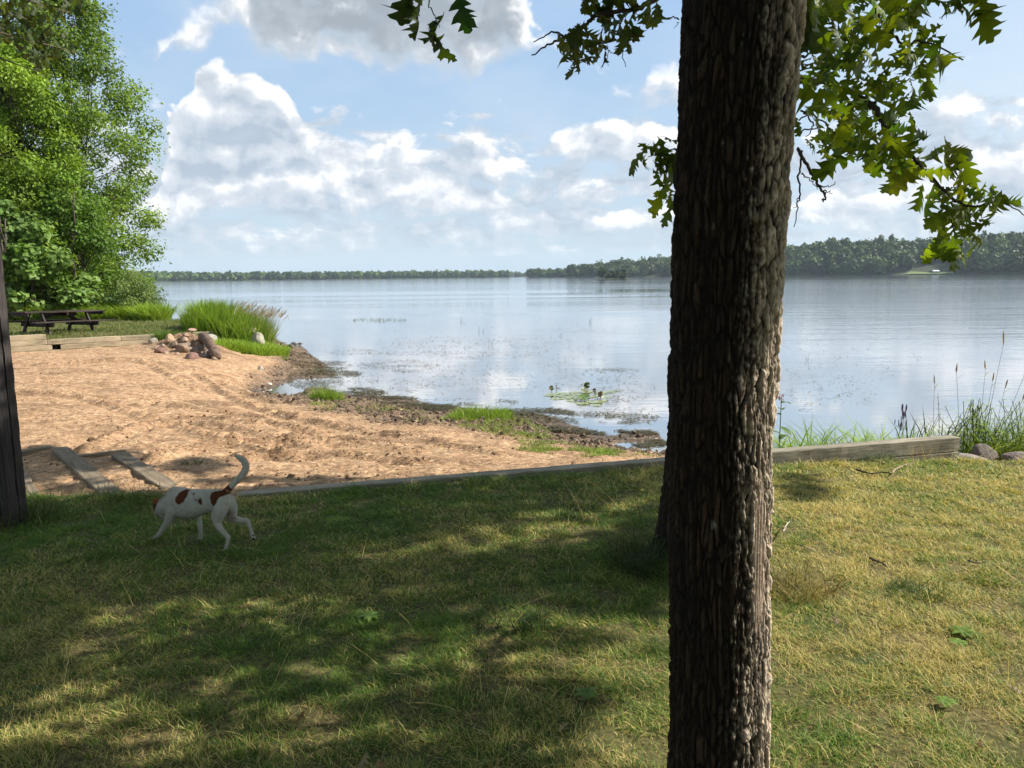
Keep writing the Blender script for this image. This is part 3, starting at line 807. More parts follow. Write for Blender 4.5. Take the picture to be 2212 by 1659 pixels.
# stony spit behind the bright grass
spit = [(600, 741, 18, 9), (612, 747, 14, 8), (622, 741, 16, 7), (634, 745, 14, 6), (640, 750, 12, 5), (607, 735, 14, 7), (628, 751, 18, 7), (615, 739, 12, 7), (597, 750, 14, 7), (648, 744, 9, 4), (590, 744, 14, 8), (620, 755, 16, 6), (602, 757, 14, 6), (637, 740, 8, 4), (586, 736, 12, 7)]
for k, (x, y, w, h) in enumerate(spit):
    rock(x, y, w, h, 27.6 - .11 * (y - 735), 'dark wet stone on the rocky spit behind the bright tall grass', (.10 + .05 * (k % 3), .085 + .04 * (k % 3), .075 + .035 * (k % 3)), name='shore_stone', seed=40 + k, group='dark stones of the rocky spit', cat='stone')

p0, p1 = hit_beach(438., 736.) + [0, 0, .10], hit_beach(468., 777.) + [0, 0, .06]
mb = MB(); pts = spline([p0, p0 * .65 + p1 * .35 + [.0, 0, .10], p0 * .3 + p1 * .7 + [.02, 0, .06], p1], 8)
tube(mb, pts, .118 + .012 * np.sin(np.arange(len(pts)) * .7), 22, (.15, .10, .07), jit=.07)
o = mb.build('driftwood_log', plain('old_log', .9, .45, 9, 1.0, .03), smooth=True)
tag(o, 'rotten brown log leaning down the rock heap beside the bright grass', 'log')

# ================================================================== DOG
def dg(x, y, dz=0.0):
    """point on the dog's near side plane; dz pushes it away, all in crop units"""
    px, py = 301.7 + x * .1554, 960.1 + y * .1554
    U = .1554 * 4.80 / F
    return at_d(px, py, 4.80 + dz * U), U
def sph(bm, c, r3, axis=None):
    m_ = bmesh.ops.create_icosphere(bm, subdivisions=3, radius=1)
    Mx = Matrix.Translation(Vector(c)) @ (axis or Matrix.Identity(4)) @ Matrix.Diagonal((*r3, 1))
    bmesh.ops.transform(bm, matrix=Mx, verts=m_['verts'])
HEAD = R(26)
AX = Matrix.Rotation(-HEAD, 4, 'Z')                 # body axis: to the left and away
def chain(bm, pts, k=7, flat=1.0):
    """pts rows: x, y, dz, r (crop units)"""
    for x, y, dz, r in spline(pts, k):
        c, U = dg(x, y, dz); sph(bm, c, (r * U, r * U * flat, r * U), AX)
def ztop(x): return (1190 - x) * .46
bm = bmesh.new()
for x, y, r in spline([(470, 800, 190), (560, 810, 222), (680, 828, 215), (800, 812, 192), (900, 790, 172), (1000, 780, 160), (1090, 790, 155), (1150, 800, 140)], 6):
    c, U = dg(x, y, ztop(x)); sph(bm, c, (130 * U, r * .63 * U, r * U), AX)
# withers and croup
chain(bm, [(470, 690, ztop(470), 95), (560, 690, ztop(560), 102), (660, 705, ztop(660), 92), (900, 715, ztop(900), 92), (1060, 715, ztop(1060), 92), (1150, 730, ztop(1150), 85), (1205, 745, ztop(1205), 70)])
# neck and head, turned away from the camera
chain(bm, [(500, 780, ztop(500), 150), (420, 830, ztop(430), 140), (350, 870, ztop(400), 118), (310, 900, ztop(380) + 60, 98), (290, 930, ztop(380) + 150, 84), (290, 950, ztop(380) + 250, 72), (300, 975, ztop(380) + 340, 50), (305, 985, ztop(380) + 400, 40)])
chain(bm, [(330, 960, ztop(380) + 20, 70), (300, 990, ztop(380) + 160, 42), (310, 1005, ztop(380) + 320, 34)])
# tail
chain(bm, [(1170, 690, ztop(1180), 55), (1215, 640, ztop(1210), 44), (1290, 560, ztop(1215), 38), (1380, 475, ztop(1215), 43), (1450, 390, ztop(1215), 45), (1478, 310, ztop(1215), 45), (1455, 240, ztop(1215), 44), (1410, 195, ztop(1215), 38), (1362, 168, ztop(1215), 28), (1325, 157, ztop(1215), 14)], 9)
# near fore leg
chain(bm, [(470, 900, ztop(500) - 60, 101), (430, 985, ztop(450) - 60, 75), (385, 1075, ztop(420) - 50, 48), (330, 1160, ztop(380) - 20, 34), (270, 1240, ztop(330) + 10, 26), (215, 1300, 470, 23), (165, 1318, 478, 22), (135, 1324, 482, 17)])
# far fore leg
chain(bm, [(760, 930, ztop(700) + 80, 83), (815, 1010, ztop(720) + 100, 41), (835, 1110, ztop(720) + 120, 35), (845, 1200, ztop(720) + 150, 28), (850, 1255, 420, 26), (845, 1305, 435, 28), (815, 1330, 440, 22)])
# near hind leg: hip, knee forward, hock back, paw
chain(bm, [(1165, 800, ztop(1150) - 55, 97), (1130, 900, ztop(1115) - 70, 103), (1085, 1000, ztop(1080) - 85, 85), (1080, 1080, ztop(1080) - 85, 57), (1130, 1180, -60, 41), (1195, 1255, -30, 34), (1228, 1292, -15, 33), (1222, 1350, -8, 24), (1200, 1430, 0, 22), (1180, 1480, 0, 26), (1120, 1493, 8, 22), (1085, 1497, 10, 15)])
# far hind leg, lifted behind
chain(bm, [(1230, 790, ztop(1190) + 85, 99), (1275, 860, ztop(1190) + 95, 77), (1285, 950, ztop(1190) + 100, 70), (1270, 1020, ztop(1190) + 110, 64), (1340, 1040, ztop(1190) + 120, 48), (1430, 1062, ztop(1190) + 120, 40), (1490, 1062, ztop(1190) + 120, 34), (1520, 1110, ztop(1190) + 120, 26), (1545, 1190, ztop(1190) + 120, 23), (1570, 1260, ztop(1190) + 125, 27), (1585, 1310, ztop(1190) + 130, 26)])
me = bpy.data.meshes.new('dog_blocks'); bm.to_mesh(me); bm.free()
tmp = bpy.data.objects.new('dog_blocks', me); COL.objects.link(tmp)
mo = tmp.modifiers.new('r', 'REMESH'); mo.mode = 'VOXEL'; mo.voxel_size = .0042; mo.use_smooth_shade = True
ms = tmp.modifiers.new('s', 'SMOOTH'); ms.iterations = 9; ms.factor = .5
bpy.context.view_layer.update()
ev = tmp.evaluated_get(bpy.context.evaluated_depsgraph_get())
dm = bpy.data.meshes.new_from_object(ev)
bpy.data.objects.remove(tmp)
nv = len(dm.vertices); V = np.empty(nv * 3, np.float32); dm.vertices.foreach_get('co', V); V = V.reshape(-1, 3).astype(float)
nz = .35 * fbm(V[:, 0] * 60, V[:, 1] * 60, V[:, 2] * 60, 3)
cream = np.array((.64, .61, .53)); C = np.broadcast_to(cream, V.shape).copy()
BR, DK = np.array((.15, .047, .015)), np.array((.02, .014, .011))
def patch(pts, col, soft=.10):
    global C
    d = np.full(nv, 1e9)
    for x, y, dz, r in pts:
        c, U = dg(x, y, dz); d = np.minimum(d, np.linalg.norm(V - c, axis=1) / (r * U))
    a = sstep(1 + soft, 1 - soft, d + .28 * nz)
    C = C * (1 - a[:, None]) + col * a[:, None]
patch([(565, 765, ztop(565) - 130, 72), (620, 705, ztop(620) - 110, 76), (650, 670, ztop(640) - 80, 55), (590, 740, ztop(590) - 130, 78)], BR)
patch([(1060, 730, ztop(1060) - 95, 90), (1060, 790, ztop(1060) - 100, 74), (1130, 690, ztop(1120) - 60, 72), (1190, 655, ztop(1190), 70), (1240, 605, ztop(1210), 52), (1280, 570, ztop(1215), 34)], BR)
for x, y, r in ((845, 785, 24), (790, 772, 15), (748, 686, 11), (712, 668, 9), (858, 812, 15)): patch([(x, y, ztop(x) - 120, r * 1.6)], BR * .8, .35)
patch([(250, 835, ztop(380) + 20, 80), (258, 800, ztop(380) + 90, 90), (255, 870, ztop(380) + 240, 120), (265, 890, ztop(380) + 330, 110)], BR)
patch([(222, 850, ztop(380) + 110, 66), (208, 905, ztop(380) + 150, 62), (230, 800, ztop(380) + 90, 60)], BR * .55)
patch([(280, 1020, ztop(380) + 60, 52), (240, 900, ztop(380) + 60, 45)], DK, .3)
for x, y, dz, r in ((1582, 1262, ztop(1190) + 95, 20), (1585, 1318, ztop(1190) + 105, 24), (820, 1335, 420, 22)): patch([(x, y, dz, r)], DK, .3)
# darker, warmer tone on the inside of the far hind thigh
patch([(1240, 960, ztop(1190) + 20, 60), (1270, 1030, ztop(1190) + 60, 55)], np.array((.42, .33, .28)), .5)
at = dm.attributes.new('col', 'FLOAT_COLOR', 'POINT'); c4 = np.ones((nv, 4), np.float32); c4[:, :3] = C * (1 + .10 * nz)[:, None]; at.data.foreach_set('color', c4.ravel())
dm.polygons.foreach_set('use_smooth', np.ones(len(dm.polygons), bool))
n = NT('dog_coat'); c = n.attr().outputs[0]
fu = n.noise(n.obj((1, 1, 1)), 220, 4, .7); sk = n.noise(n.obj(), 30, 4)
c = n.mix(1.0, c, n.mix(n.mapr(sk, .3, .7), (.86, .85, .83), (1.08, 1.08, 1.08)), 'MULTIPLY')
M_DOG = n.out(n.prin(base=c, rough=.75, spec=.2, normal=n.bump(n.math('ADD', fu, sk), .35, .006)))
dm.materials.clear(); dm.materials.append(M_DOG)
dog = bpy.data.objects.new('dog', dm); COL.objects.link(dog)
tag(dog, 'white short haired dog with brown patches and raised curved tail walking over the shaded lawn', 'dog')
# short coat hair lying back along the body
nrm_ = np.empty(nv * 3, np.float32); dm.vertices.foreach_get('normal', nrm_); nrm_ = nrm_.reshape(-1, 3).astype(float)
pick = RNG.integers(0, nv, 60000); p_ = V[pick]; n_ = nrm_[pick]
back = np.array([math.cos(HEAD), -math.sin(HEAD), -.55]); fl_ = back - n_ * (n_ @ back)[:, None] + .25 * RNG.normal(size=n_.shape)
fl_ /= np.linalg.norm(fl_, axis=1)[:, None]; sd_ = np.cross(n_, fl_); L_ = (.006 + .007 * RNG.random(len(pick)))[:, None]
tip_ = p_ + (fl_ * .85 + n_ * (.22 + .25 * RNG.random(len(pick)))[:, None]) * L_
VV = np.stack([p_ - sd_ * .0007, p_ + sd_ * .0007, tip_], 1).reshape(-1, 3)
hc = (C[pick] * (.72 + .5 * RNG.random(len(pick)))[:, None]); hc = np.repeat(hc, 3, axis=0)
fo = make_mesh('coat_hair', VV, [np.arange(len(VV)).reshape(-1, 3)], M_DOG, hc, None, False, dog)
# hanging ears, eyes and nose
def ear(x, y, dz, s):
    mb = MB(); c, U = dg(x, y, dz)
    nu, nvv = 9, 7; Vv = []
    for a in range(nu):
        t_ = a / (nu - 1)
        for b in range(nvv):
            q = b / (nvv - 1) - .5
            wd = .72 * math.sin(PI * min(1, .25 + .75 * t_)) + .12
            fold = .25 * math.sin(t_ * 2.6)
            Vv.append((q * wd * 118 * U, -fold * 90 * U - abs(q) * 24 * U, (.18 * math.sin(min(1, t_ * 3) * PI) - t_) * 140 * U))
    i_, j_ = np.meshgrid(np.arange(nu - 1), np.arange(nvv - 1), indexing='ij')
    mb.add(Vv, [np.stack([i_ * nvv + j_, i_ * nvv + j_ + 1, (i_ + 1) * nvv + j_ + 1, (i_ + 1) * nvv + j_], -1).reshape(-1, 4)], mixc(BR * 1.5, DK * 1.5, sstep(.35, .6, np.repeat(np.arange(nu) / (nu - 1), nvv))))
    o = mb.build('ear', M_DOG, dog, True); o.location = Vector(c); o.rotation_euler = (R(10), 0, R(-20) * s)
    md = o.modifiers.new('thick', 'SOLIDIFY'); md.thickness = .006
ear(241, 766, ztop(380) + 10, 1); ear(330, 770, ztop(380) + 320, -1)
c, U = dg(307, 985, ztop(380) + 438)
b_ = bmesh.new(); sph(b_, c, (22 * U, 18 * U, 16 * U)); me = bpy.data.meshes.new('nose'); b_.to_mesh(me); b_.free()
M_BLACK = plain('wet_black', .25, .1); me.materials.append(M_BLACK)
at = me.attributes.new('col', 'FLOAT_COLOR', 'POINT'); at.data.foreach_set('color', np.tile([.012, .01, .01, 1], len(me.vertices)).astype(np.float32))
o = bpy.data.objects.new('nose', me); COL.objects.link(o); o.parent = dog
for dx in (-60, 60):
    c, U = dg(290 + dx * .45, 915, ztop(380) + 250 + abs(dx) * .3 + dx * .2)
    b_ = bmesh.new(); sph(b_, c, (13 * U,) * 3); me = bpy.data.meshes.new('eye'); b_.to_mesh(me); b_.free(); me.materials.append(M_BLACK)
    at = me.attributes.new('col', 'FLOAT_COLOR', 'POINT'); at.data.foreach_set('color', np.tile([.012, .01, .01, 1], len(me.vertices)).astype(np.float32))
    o = bpy.data.objects.new('eye', me); COL.objects.link(o); o.parent = dog
# ================================================================== TREES AND SHRUBS ACROSS THE BEACH
M_LEAF = leafy('tree_leaves', trans=.38, vs=.7, var=.3)
M_OAK = leafy('oak_leaves', trans=.5, tmul=(1.5, 1.35, .30), spec=.35, vs=6, var=.25)
M_BARK = plain('bark', .95, .5, 14, 1.0, .03)
M_WEED = m_grass('green_weeds')

def grow(mb, p0, p1, r0, r1, sag=.0, col=(.10, .08, .06), k=6, wob=.04, n=7):
    p0, p1 = np.asarray(p0, float), np.asarray(p1, float)
    L = np.linalg.norm(p1 - p0); t = np.linspace(0, 1, k)[:, None]
    P = p0 + (p1 - p0) * t; P = P + RNG.normal(size=P.shape) * wob * L * t * (1 - t) * 2
    P[:, 2] -= sag * L * (t[:, 0] ** 2)
    tube(mb, P, np.linspace(r0, r1, k), n, col)
    return P
def leaf_cloud(centres, radii, count, size, cols, tmpl=DIAMOND, up=.55, shell=.35, flat=.7, droop=.3):
    """leaves through ellipsoid clumps; more of them near the skin"""
    C = []
    w = radii ** 2; cnt = np.maximum(1, (count * w / w.sum()).astype(int))
    idx = np.repeat(np.arange(len(centres)), cnt); N = len(idx)
    d = RNG.normal(size=(N, 3)); d /= np.linalg.norm(d, axis=1)[:, None]
    r = (RNG.random(N) ** shell); r = np.where(RNG.random(N) < .30, r * (1 + .75 * RNG.random(N)), r)
    pos = centres[idx] + d * (r * radii[idx])[:, None] * np.array([1, 1, flat])
    nrm = d * .7 + np.array([0, 0, up]) + .55 * RNG.normal(size=(N, 3))
    x = d * .8 + RNG.normal(size=(N, 3)) * .7; x[:, 2] -= droop
    nrm /= np.linalg.norm(nrm, axis=1)[:, None]
    x -= nrm * np.sum(x * nrm, axis=1)[:, None]
    sz = size * (.7 + .6 * RNG.random(N))
    cc = cols[idx] * (.7 + .6 * RNG.random(N))[:, None]
    return scatter(*tmpl, pos, rot_axes(x, nrm), sz, cc)

def broad_tree(name, base, height, profile, label, nclump, nleaf, size, c1, c2, group, trunk_r=.16, rc=(.55, 1.1), forks=1, zmin=.05, tmpl=DIAMOND, lean=(0, 0), gaps=.25):
    base = np.asarray(base, float)
    t = thing(name, tuple(base), label, 'tree', group)
    prof = np.array(profile)
    mb = MB()
    top = base + np.array([lean[0], lean[1], height * .86])
    stems = []
    for k in range(forks):
        off = np.array([RNG.normal() * .35, RNG.normal() * .35, 0]) * (forks > 1)
        stems.append(grow(mb, base + off - [0, 0, .3], top + off * 4 * (k > 0), trunk_r / forks ** .3, .02, 0, k=10, wob=.05, n=9))
    cen, rad = [], []
    tries = 0
    while len(cen) < nclump and tries < nclump * 30:
        tries += 1
        h = RNG.uniform(zmin, 1) ** .9
        Rr = np.interp(h, prof[:, 0], prof[:, 1])
        a = RNG.uniform(0, 2 * PI); q = RNG.random() ** .38
        p = base + np.array([lean[0] * h + Rr * q * math.cos(a), lean[1] * h + Rr * q * math.sin(a), h * height])
        if pn(p[0] * .55, p[1] * .55, p[2] * .55) < -gaps and q > .3: continue
        cen.append(p); rad.append(RNG.uniform(*rc) * (.6 + .4 * min(1, Rr / 2)))
    cen, rad = np.array(cen), np.array(rad)
    for p, r in zip(cen[::2], rad[::2]):
        st = stems[RNG.integers(len(stems))]
        z = base[2] + max(.1, (p[2] - base[2]) * .72 - .3)
        q = st[np.argmin(np.abs(st[:, 2] - z))]
        grow(mb, q, p, .035, .010, -.08, k=5, n=5)
    trunk = mb.build('trunk', M_BARK, smooth=True)
    mixv = np.clip(.5 + .5 * fbm(cen[:, 0] * .5, cen[:, 1] * .5, cen[:, 2] * .5, 2) + .15 * RNG.normal(size=len(cen)), 0, 1)
    V, fs, C = leaf_cloud(cen, rad, nleaf, size, mixc(c1, c2, mixv), tmpl)
    crown = make_mesh('crown', V, fs, M_LEAF, C)
    adopt(t, trunk, crown)
    return t
GRP = 'leafy trees behind the picnic table'
zt_ = lambda x, y: float(z_far(np.array([x]), np.array([y]))[0])
def px_base(px, y): 
    x = float(at_y(float(px), 690., y)[0]); return (x, y, zt_(x, y) - .05)
broad_tree('ash_tree', px_base(178, 34.0), 14.3, [(0, .6), (.03, 1.9), (.10, 2.6), (.25, 2.9), (.45, 3.1), (.62, 3.15), (.76, 2.6), (.88, 1.8), (.96, 1.1), (1, .4)],
           'tall dark green leafy tree whose crown reaches farthest over the water', 230, 62000, .15, (.095, .175, .02), (.24, .35, .045), GRP, .2, (.40, .95), 2, zmin=.03, lean=(.25, 0), gaps=.12)
broad_tree('ash_tree', px_base(70, 31.2), 10.6, [(0, .9), (.05, 2.3), (.2, 2.5), (.45, 2.3), (.7, 2.1), (.85, 1.5), (1, .4)],
           'bright green leafy tree directly behind the picnic table', 170, 44000, .135, (.14, .245, .022), (.31, .44, .055), GRP, .16, (.4, .85), 2, zmin=.03, gaps=.12)
broad_tree('ash_tree', px_base(-60, 33.0), 14.5, [(0, .9), (.1, 2.6), (.45, 3.4), (.75, 2.8), (1, .5)],
           'tall leafy tree at the frame edge left of the picnic table', 110, 24000, .18, (.07, .14, .018), (.15, .25, .035), GRP, .2, (.6, 1.1), 1)
broad_tree('aspen_sapling', px_base(95, 29.2), 3.7, [(0, .8), (.2, 1.5), (.6, 1.5), (.85, 1.0), (1, .3)],
           'light green round-leaved young tree below the bigger trees behind the picnic table', 60, 9000, .14, (.12, .22, .035), (.25, .36, .10), GRP, .05, (.35, .65), 3, tmpl=CLUMP)
broad_tree('aspen_sapling', px_base(25, 29.0), 4.4, [(0, .7), (.2, 1.3), (.6, 1.4), (.85, .9), (1, .3)],
           'pale leaved young tree beside the dark post', 50, 8000, .14, (.11, .21, .035), (.24, .35, .10), GRP, .05, (.35, .65), 3, tmpl=CLUMP)
broad_tree('ash_tree', px_base(168, 30.6), 5.6, [(0, .7), (.15, 1.3), (.5, 1.5), (.8, 1.1), (1, .3)],
           'small mid green tree between the table and the overhanging crown', 60, 11000, .14, (.08, .17, .02), (.17, .28, .04), GRP, .07, (.4, .7), 2)

# willow shrub on the shore
def shrub(name, base, height, rx, label, cat, nst, nleaf, size, c1, c2, group=None, mat=M_LEAF):
    base = np.asarray(base, float); t = thing(name, tuple(base), label, cat, group)
    mb = MB(); cen = []
    for k in range(nst):
        a = RNG.uniform(0, 2 * PI); q = RNG.random() ** .6
        tip = base + [rx * q * math.cos(a), rx * .7 * q * math.sin(a), height * (.45 + .55 * RNG.random()) * (1 - .35 * q * q)]
        P = grow(mb, base + [.12 * math.cos(a), .12 * math.sin(a), -.1], tip, .022, .005, .02, (.07, .05, .04), k=8, wob=.10, n=5)
        cen += [P[-1], P[-2], P[-3], P[-4]]
        for _ in range(3):
            tp = P[RNG.integers(3, 8)] + RNG.normal(size=3) * .28 * height * .4
            cen += [tp]; grow(mb, P[3], tp, .008, .003, 0, (.07, .05, .04), k=4, n=4)
    st = mb.build('stems', M_BARK)
    cen = np.array(cen); V, fs, C = leaf_cloud(cen, np.full(len(cen), .26 * height / 2.2), nleaf, size, mixc(c1, c2, RNG.random(len(cen))), (DIAMOND[0] * [1, .55, 1], DIAMOND[1]), shell=.5, flat=.8)
    fo = make_mesh('foliage', V, fs, mat, C); adopt(t, st, fo); return t
p = at_y(297., 690., 30.5); shrub('willow_shrub', (p[0], 30.5, .75), 2.25, 1.05, 'feathery olive green shrub standing at the water beside the big trees', 'shrub', 26, 9000, .11, (.13, .21, .045), (.27, .35, .13))
p = at_y(262., 690., 31.5); shrub('willow_shrub', (p[0], 31.5, .8), 1.5, .8, 'low airy shrub with dark stems under the overhanging branches', 'shrub', 18, 2600, .10, (.06, .12, .02), (.14, .20, .06))

# --------------------------------------------------------------- tall grass and weeds
def grass_mass(name, pts, h, w, c1, c2, label, cat='tall grass', group=None, zf=None, lean=.25, bend=.5, kind=None, wilt=None, segs=3):
    N = len(pts)
    z = zf(pts[:, 0], pts[:, 1])
    col = mixc(c1, c2, np.clip(.5 + .5 * fbm(pts[:, 0] * 2, pts[:, 1] * 2, 5, 2) + .25 * RNG.normal(size=N), 0, 1)) * (.75 + .5 * RNG.random(N))[:, None]
    V, fs, C = blades(np.concatenate([pts, z[:, None] - .02], 1), h, w, RNG.uniform(0, 6.28, N), lean * RNG.random(N) * 1.6, bend * (.3 + RNG.random(N)), col, segs)
    o = make_mesh(name, V, fs, M_WEED, C)
    return tag(o, label, cat, group, kind)
def z_any(x, y):
    return np.maximum(np.where(((x - WALL[2][0]) * wn[0] + (y - WALL[2][1]) * wn[1] < 0), z_far(x, y), -9), z_beach(x, y, False))
def disc(n, cx, cy, rx, ry, pw=.5):
    a, r = RNG.uniform(0, 2 * PI, n), RNG.random(n) ** pw
    return np.stack([cx + rx * r * np.cos(a), cy + ry * r * np.sin(a)], 1)
# big hummock at the waterline
q = at_y(500., 740., 24.3)
pts = np.concatenate([disc(9000, q[0] + .1, 24.5, 1.02, 1.5), disc(2200, q[0] - .5, 23.9, .7, .9)])
dd = np.hypot((pts[:, 0] - q[0]) / 1.5, (pts[:, 1] - 24.3) / 1.9)
h = (.50 + .85 * RNG.random(len(pts))) * (1.15 - .55 * np.clip(dd, 0, 1) ** 2)
t = thing('tall_grass', (q[0], 24.3, .5), 'big bright green hummock of tall grass on the point beside the lake', 'tall grass')
a_ = grass_mass('blades', pts, h, .014 + .018 * RNG.random(len(pts)), (.10, .20, .02), (.32, .44, .06), None, None, None, z_any, .17, .34)
e_ = disc(300, q[0] + .45, 24.6, .75, 1.0); z_ = z_any(e_[:, 0], e_[:, 1])
V1 = blades(np.concatenate([e_, z_[:, None]], 1), 1.1 + .28 * RNG.random(300), np.full(300, .010), RNG.normal(.3, .7, 300), .1 + .3 * RNG.random(300), .25 * RNG.random(300), mixc((.30, .25, .14), (.42, .34, .22), RNG.random(300)), 3)
tips = V1[0].reshape(300, 7, 3)[:, 6]
V2 = blades(tips - [0, 0, .1], np.full(300, .17), np.full(300, .028), RNG.normal(.3, .7, 300), .4 + .4 * RNG.random(300), np.full(300, .3), mixc((.36, .26, .18), (.50, .40, .29), RNG.random(300)), 2)
V, fs, C = merge([V1, V2]); b_ = make_mesh('seed_heads', V, fs, M_WEED, C)
adopt(t, a_, b_)
# lower fringe in front and round the timber end
pts = np.concatenate([disc(4200, float(at_y(530., 770., 22.4)[0]), 22.3, .75, .75), disc(2200, float(at_y(495., 770., 21.6)[0]), 21.7, .38, .7), disc(1800, float(at_y(585., 770., 23.4)[0]), 23.3, .55, .8)])
grass_mass('low_grass', pts, .18 + .26 * RNG.random(len(pts)), .013 + .008 * RNG.random(len(pts)), (.18, .30, .025), (.38, .50, .07), 'bright yellow-green low grass spilling from the hummock to the mud', 'low grass', None, z_any)
pts = np.concatenate([disc(1500, float(at_y(380., 715., 22.0)[0]), 22.1, .5, .35), disc(700, float(at_y(352., 720., 21.7)[0]), 21.7, .2, .2), disc(900, float(at_y(440., 715., 22.9)[0]), 23.0, .5, .35)])
grass_mass('grass_tuft', pts, .22 + .30 * RNG.random(len(pts)), .013 + .008 * RNG.random(len(pts)), (.06, .13, .02), (.15, .23, .04), 'grass clump hanging over the end of the timber wall above the rocks', 'grass tuft', None, z_any)
# weeds under the trees
pts = []
for px, y, rx, n_ in ((40, 29.2, 1.6, 2600), (110, 29.4, 1.4, 2600), (185, 29.6, 1.3, 3800), (225, 29.9, .9, 2600), (262, 30.0, .8, 1500), (330, 29.3, .6, 1800)):
    pts.append(disc(n_, float(at_y(float(px), 690., y)[0]), y, rx, .8))
pts = np.concatenate(pts)
h = (.35 + .5 * RNG.random(len(pts))) * (1 + .3 * np.clip(fbm(pts[:, 0] * .7, pts[:, 1] * .7, 3, 2), -.6, 1))
grass_mass('weed_bank', pts, h, .020 + .014 * RNG.random(len(pts)), (.16, .28, .03), (.36, .48, .07), 'bright green weeds and long grass along the foot of the trees', 'weeds', None, z_any, .4, .6, kind='stuff')

# tufts and green film on the beach
def tuft(px, py, z, n_, rx, ry, h, label, c=((.12, .22, .02), (.28, .38, .05)), name='grass_tuft', group='grass tufts along the muddy waterline', w=.008, lean=.35, zf=None):
    p = on_z(float(px), float(py), z)
    pts = disc(n_, p[0], p[1], rx, ry)
    hh = h * (.45 + .75 * RNG.random(n_)) * (1.1 - .5 * np.hypot((pts[:, 0] - p[0]) / rx, (pts[:, 1] - p[1]) / ry) ** 2)
    return grass_mass(name, pts, hh, w * (.7 + .6 * RNG.random(n_)), c[0], c[1], label, 'grass tuft', group, zf or (lambda x, y: np.maximum(z_beach(x, y), 0)), lean, .5)
tuft(706, 864, .1, 700, .34, .28, .34, 'isolated bright green grass tuft standing in the mud left of centre')
tuft(1040, 905, .05, 1500, .55, .40, .26, 'wide bright green grass tuft at the middle of the muddy shore')
tuft(1000, 908, .1, 500, .35, .30, .17, 'short grass tuft just left of the wide bright one')
tuft(1088, 898, .05, 300, .16, .25, .24, 'dark grass tuft on the right of the wide bright one')
tuft(1310, 990, .36, 260, .14, .12, .13, 'small green tuft close to the lawn timber')
tuft(617, 782, .1, 160, .16, .2, .10, 'little green tuft on the dark mud by the spit')
tuft(688, 872, .18, 140, .22, .18, .10, 'sparse low tuft in front of the isolated one')
tuft(1190, 966, .3, 220, .2, .16, .10, 'low tuft in the green film before the timber')
tuft(418, 1004, .66, 130, .13, .09, .08, 'tiny dull green tuft growing alone in the shaded sand', ((.05, .08, .03), (.12, .16, .06)), w=.005)
P = []
for cx, cy, rx, ry, N, z in ((1090, 925, 100, 28, 5200, .15), (1060, 905, 90, 14, 2500, .1), (950, 905, 90, 14, 900, .2), (720, 880, 60, 12, 700, .2), (680, 800, 60, 12, 400, .05), (1235, 972, 120, 16, 4200, .32), (1180, 955, 70, 14, 1700, .25), (1300, 992, 60, 7, 900, .4), (810, 880, 60, 10, 500, .15), (760, 868, 80, 10, 500, .1), (870, 888, 70, 8, 400, .1), (1150, 938, 50, 10, 900, .15), (620, 780, 30, 6, 150, .1), (1395, 985, 25, 12, 200, .3)):
    a, r = RNG.uniform(0, 6.28, N), RNG.random(N) ** .6
    P.append(on_z(cx + rx * r * np.cos(a), cy + ry * r * np.sin(a), z)[:, :2])
P = np.concatenate(P); k = (pn(P[:, 0] * 2.2, P[:, 1] * 2.2, 7) > -.15) & (P[:, 1] > y_edge(P[:, 0]) + .12); P = P[k]
o = grass_mass('shore_sprouts', P, .03 + .07 * RNG.random(len(P)) ** 2, .007 + .006 * RNG.random(len(P)), (.13, .19, .03), (.30, .36, .08), 'thin film of low green sprouts over the mud', None, None, lambda x, y: np.maximum(z_beach(x, y), 0), .7, .5, 'stuff', segs=2)

# stems standing in the lake
def reed(px, py, hp, n_, spread, label, bend=.3):
    p = on_z(float(px), float(py), 0.0); d = np.linalg.norm(p - CAMP)
    h = hp / F * d; s = spread / F * d
    pts = disc(n_, p[0], p[1], s * .35, s * .2)
    V, fs, C = blades(np.concatenate([pts, np.full((n_, 1), -.05)], 1), h * (.6 + .5 * RNG.random(n_)), np.full(n_, .0012 * d * .26), RNG.uniform(0, 6.28, n_), bend * RNG.random(n_), bend * RNG.random(n_), mixc((.06, .07, .03), (.14, .14, .06), RNG.random(n_)), 3)
    return tag(make_mesh('reed', V, fs, M_WEED, C), label, 'reed', 'reeds standing in the lake')
reed(998, 694, 16, 4, 14, 'thin reed stems standing in the lake, the farthest group left of centre')
reed(1275, 697, 18, 4, 8, 'thin upright reed stem far out in the middle of the lake', .1)
reed(1402, 713, 14, 3, 6, 'two short reeds in the water just left of the big trunk', .1)
reed(1062, 744, 22, 7, 24, 'bushy spray of reeds bending over the calm water', .7)
reed(1212, 726, 12, 5, 12, 'small crooked reed cluster right of the bushy spray', .6)
reed(1038, 716, 18, 5, 20, 'bent reed stalk between the bushy spray and the farthest group', .6)
reed(1744, 778, 24, 4, 10, 'lone reed twig standing in the lake right of the big trunk', .3)
reed(772, 818, 28, 4, 10, 'broken reed stalk near the muddy edge', .4)
N = 150; a, r = RNG.uniform(0, 6.28, N), RNG.random(N) ** .6
P = on_z(818 + 60 * r * np.cos(a), 692 + 3.5 * r * np.sin(a), 0.0)
V, fs, C = blades(P, .06 + .14 * RNG.random(N), np.full(N, .016), RNG.uniform(0, 6.28, N), .3 * RNG.random(N), .3 * RNG.random(N), mixc((.16, .20, .11), (.26, .29, .16), RNG.random(N)), 2)
tag(make_mesh('rush_bed', V, fs, M_WEED, C), 'thin bed of green rushes out in the lake', 'rushes', kind='stuff')

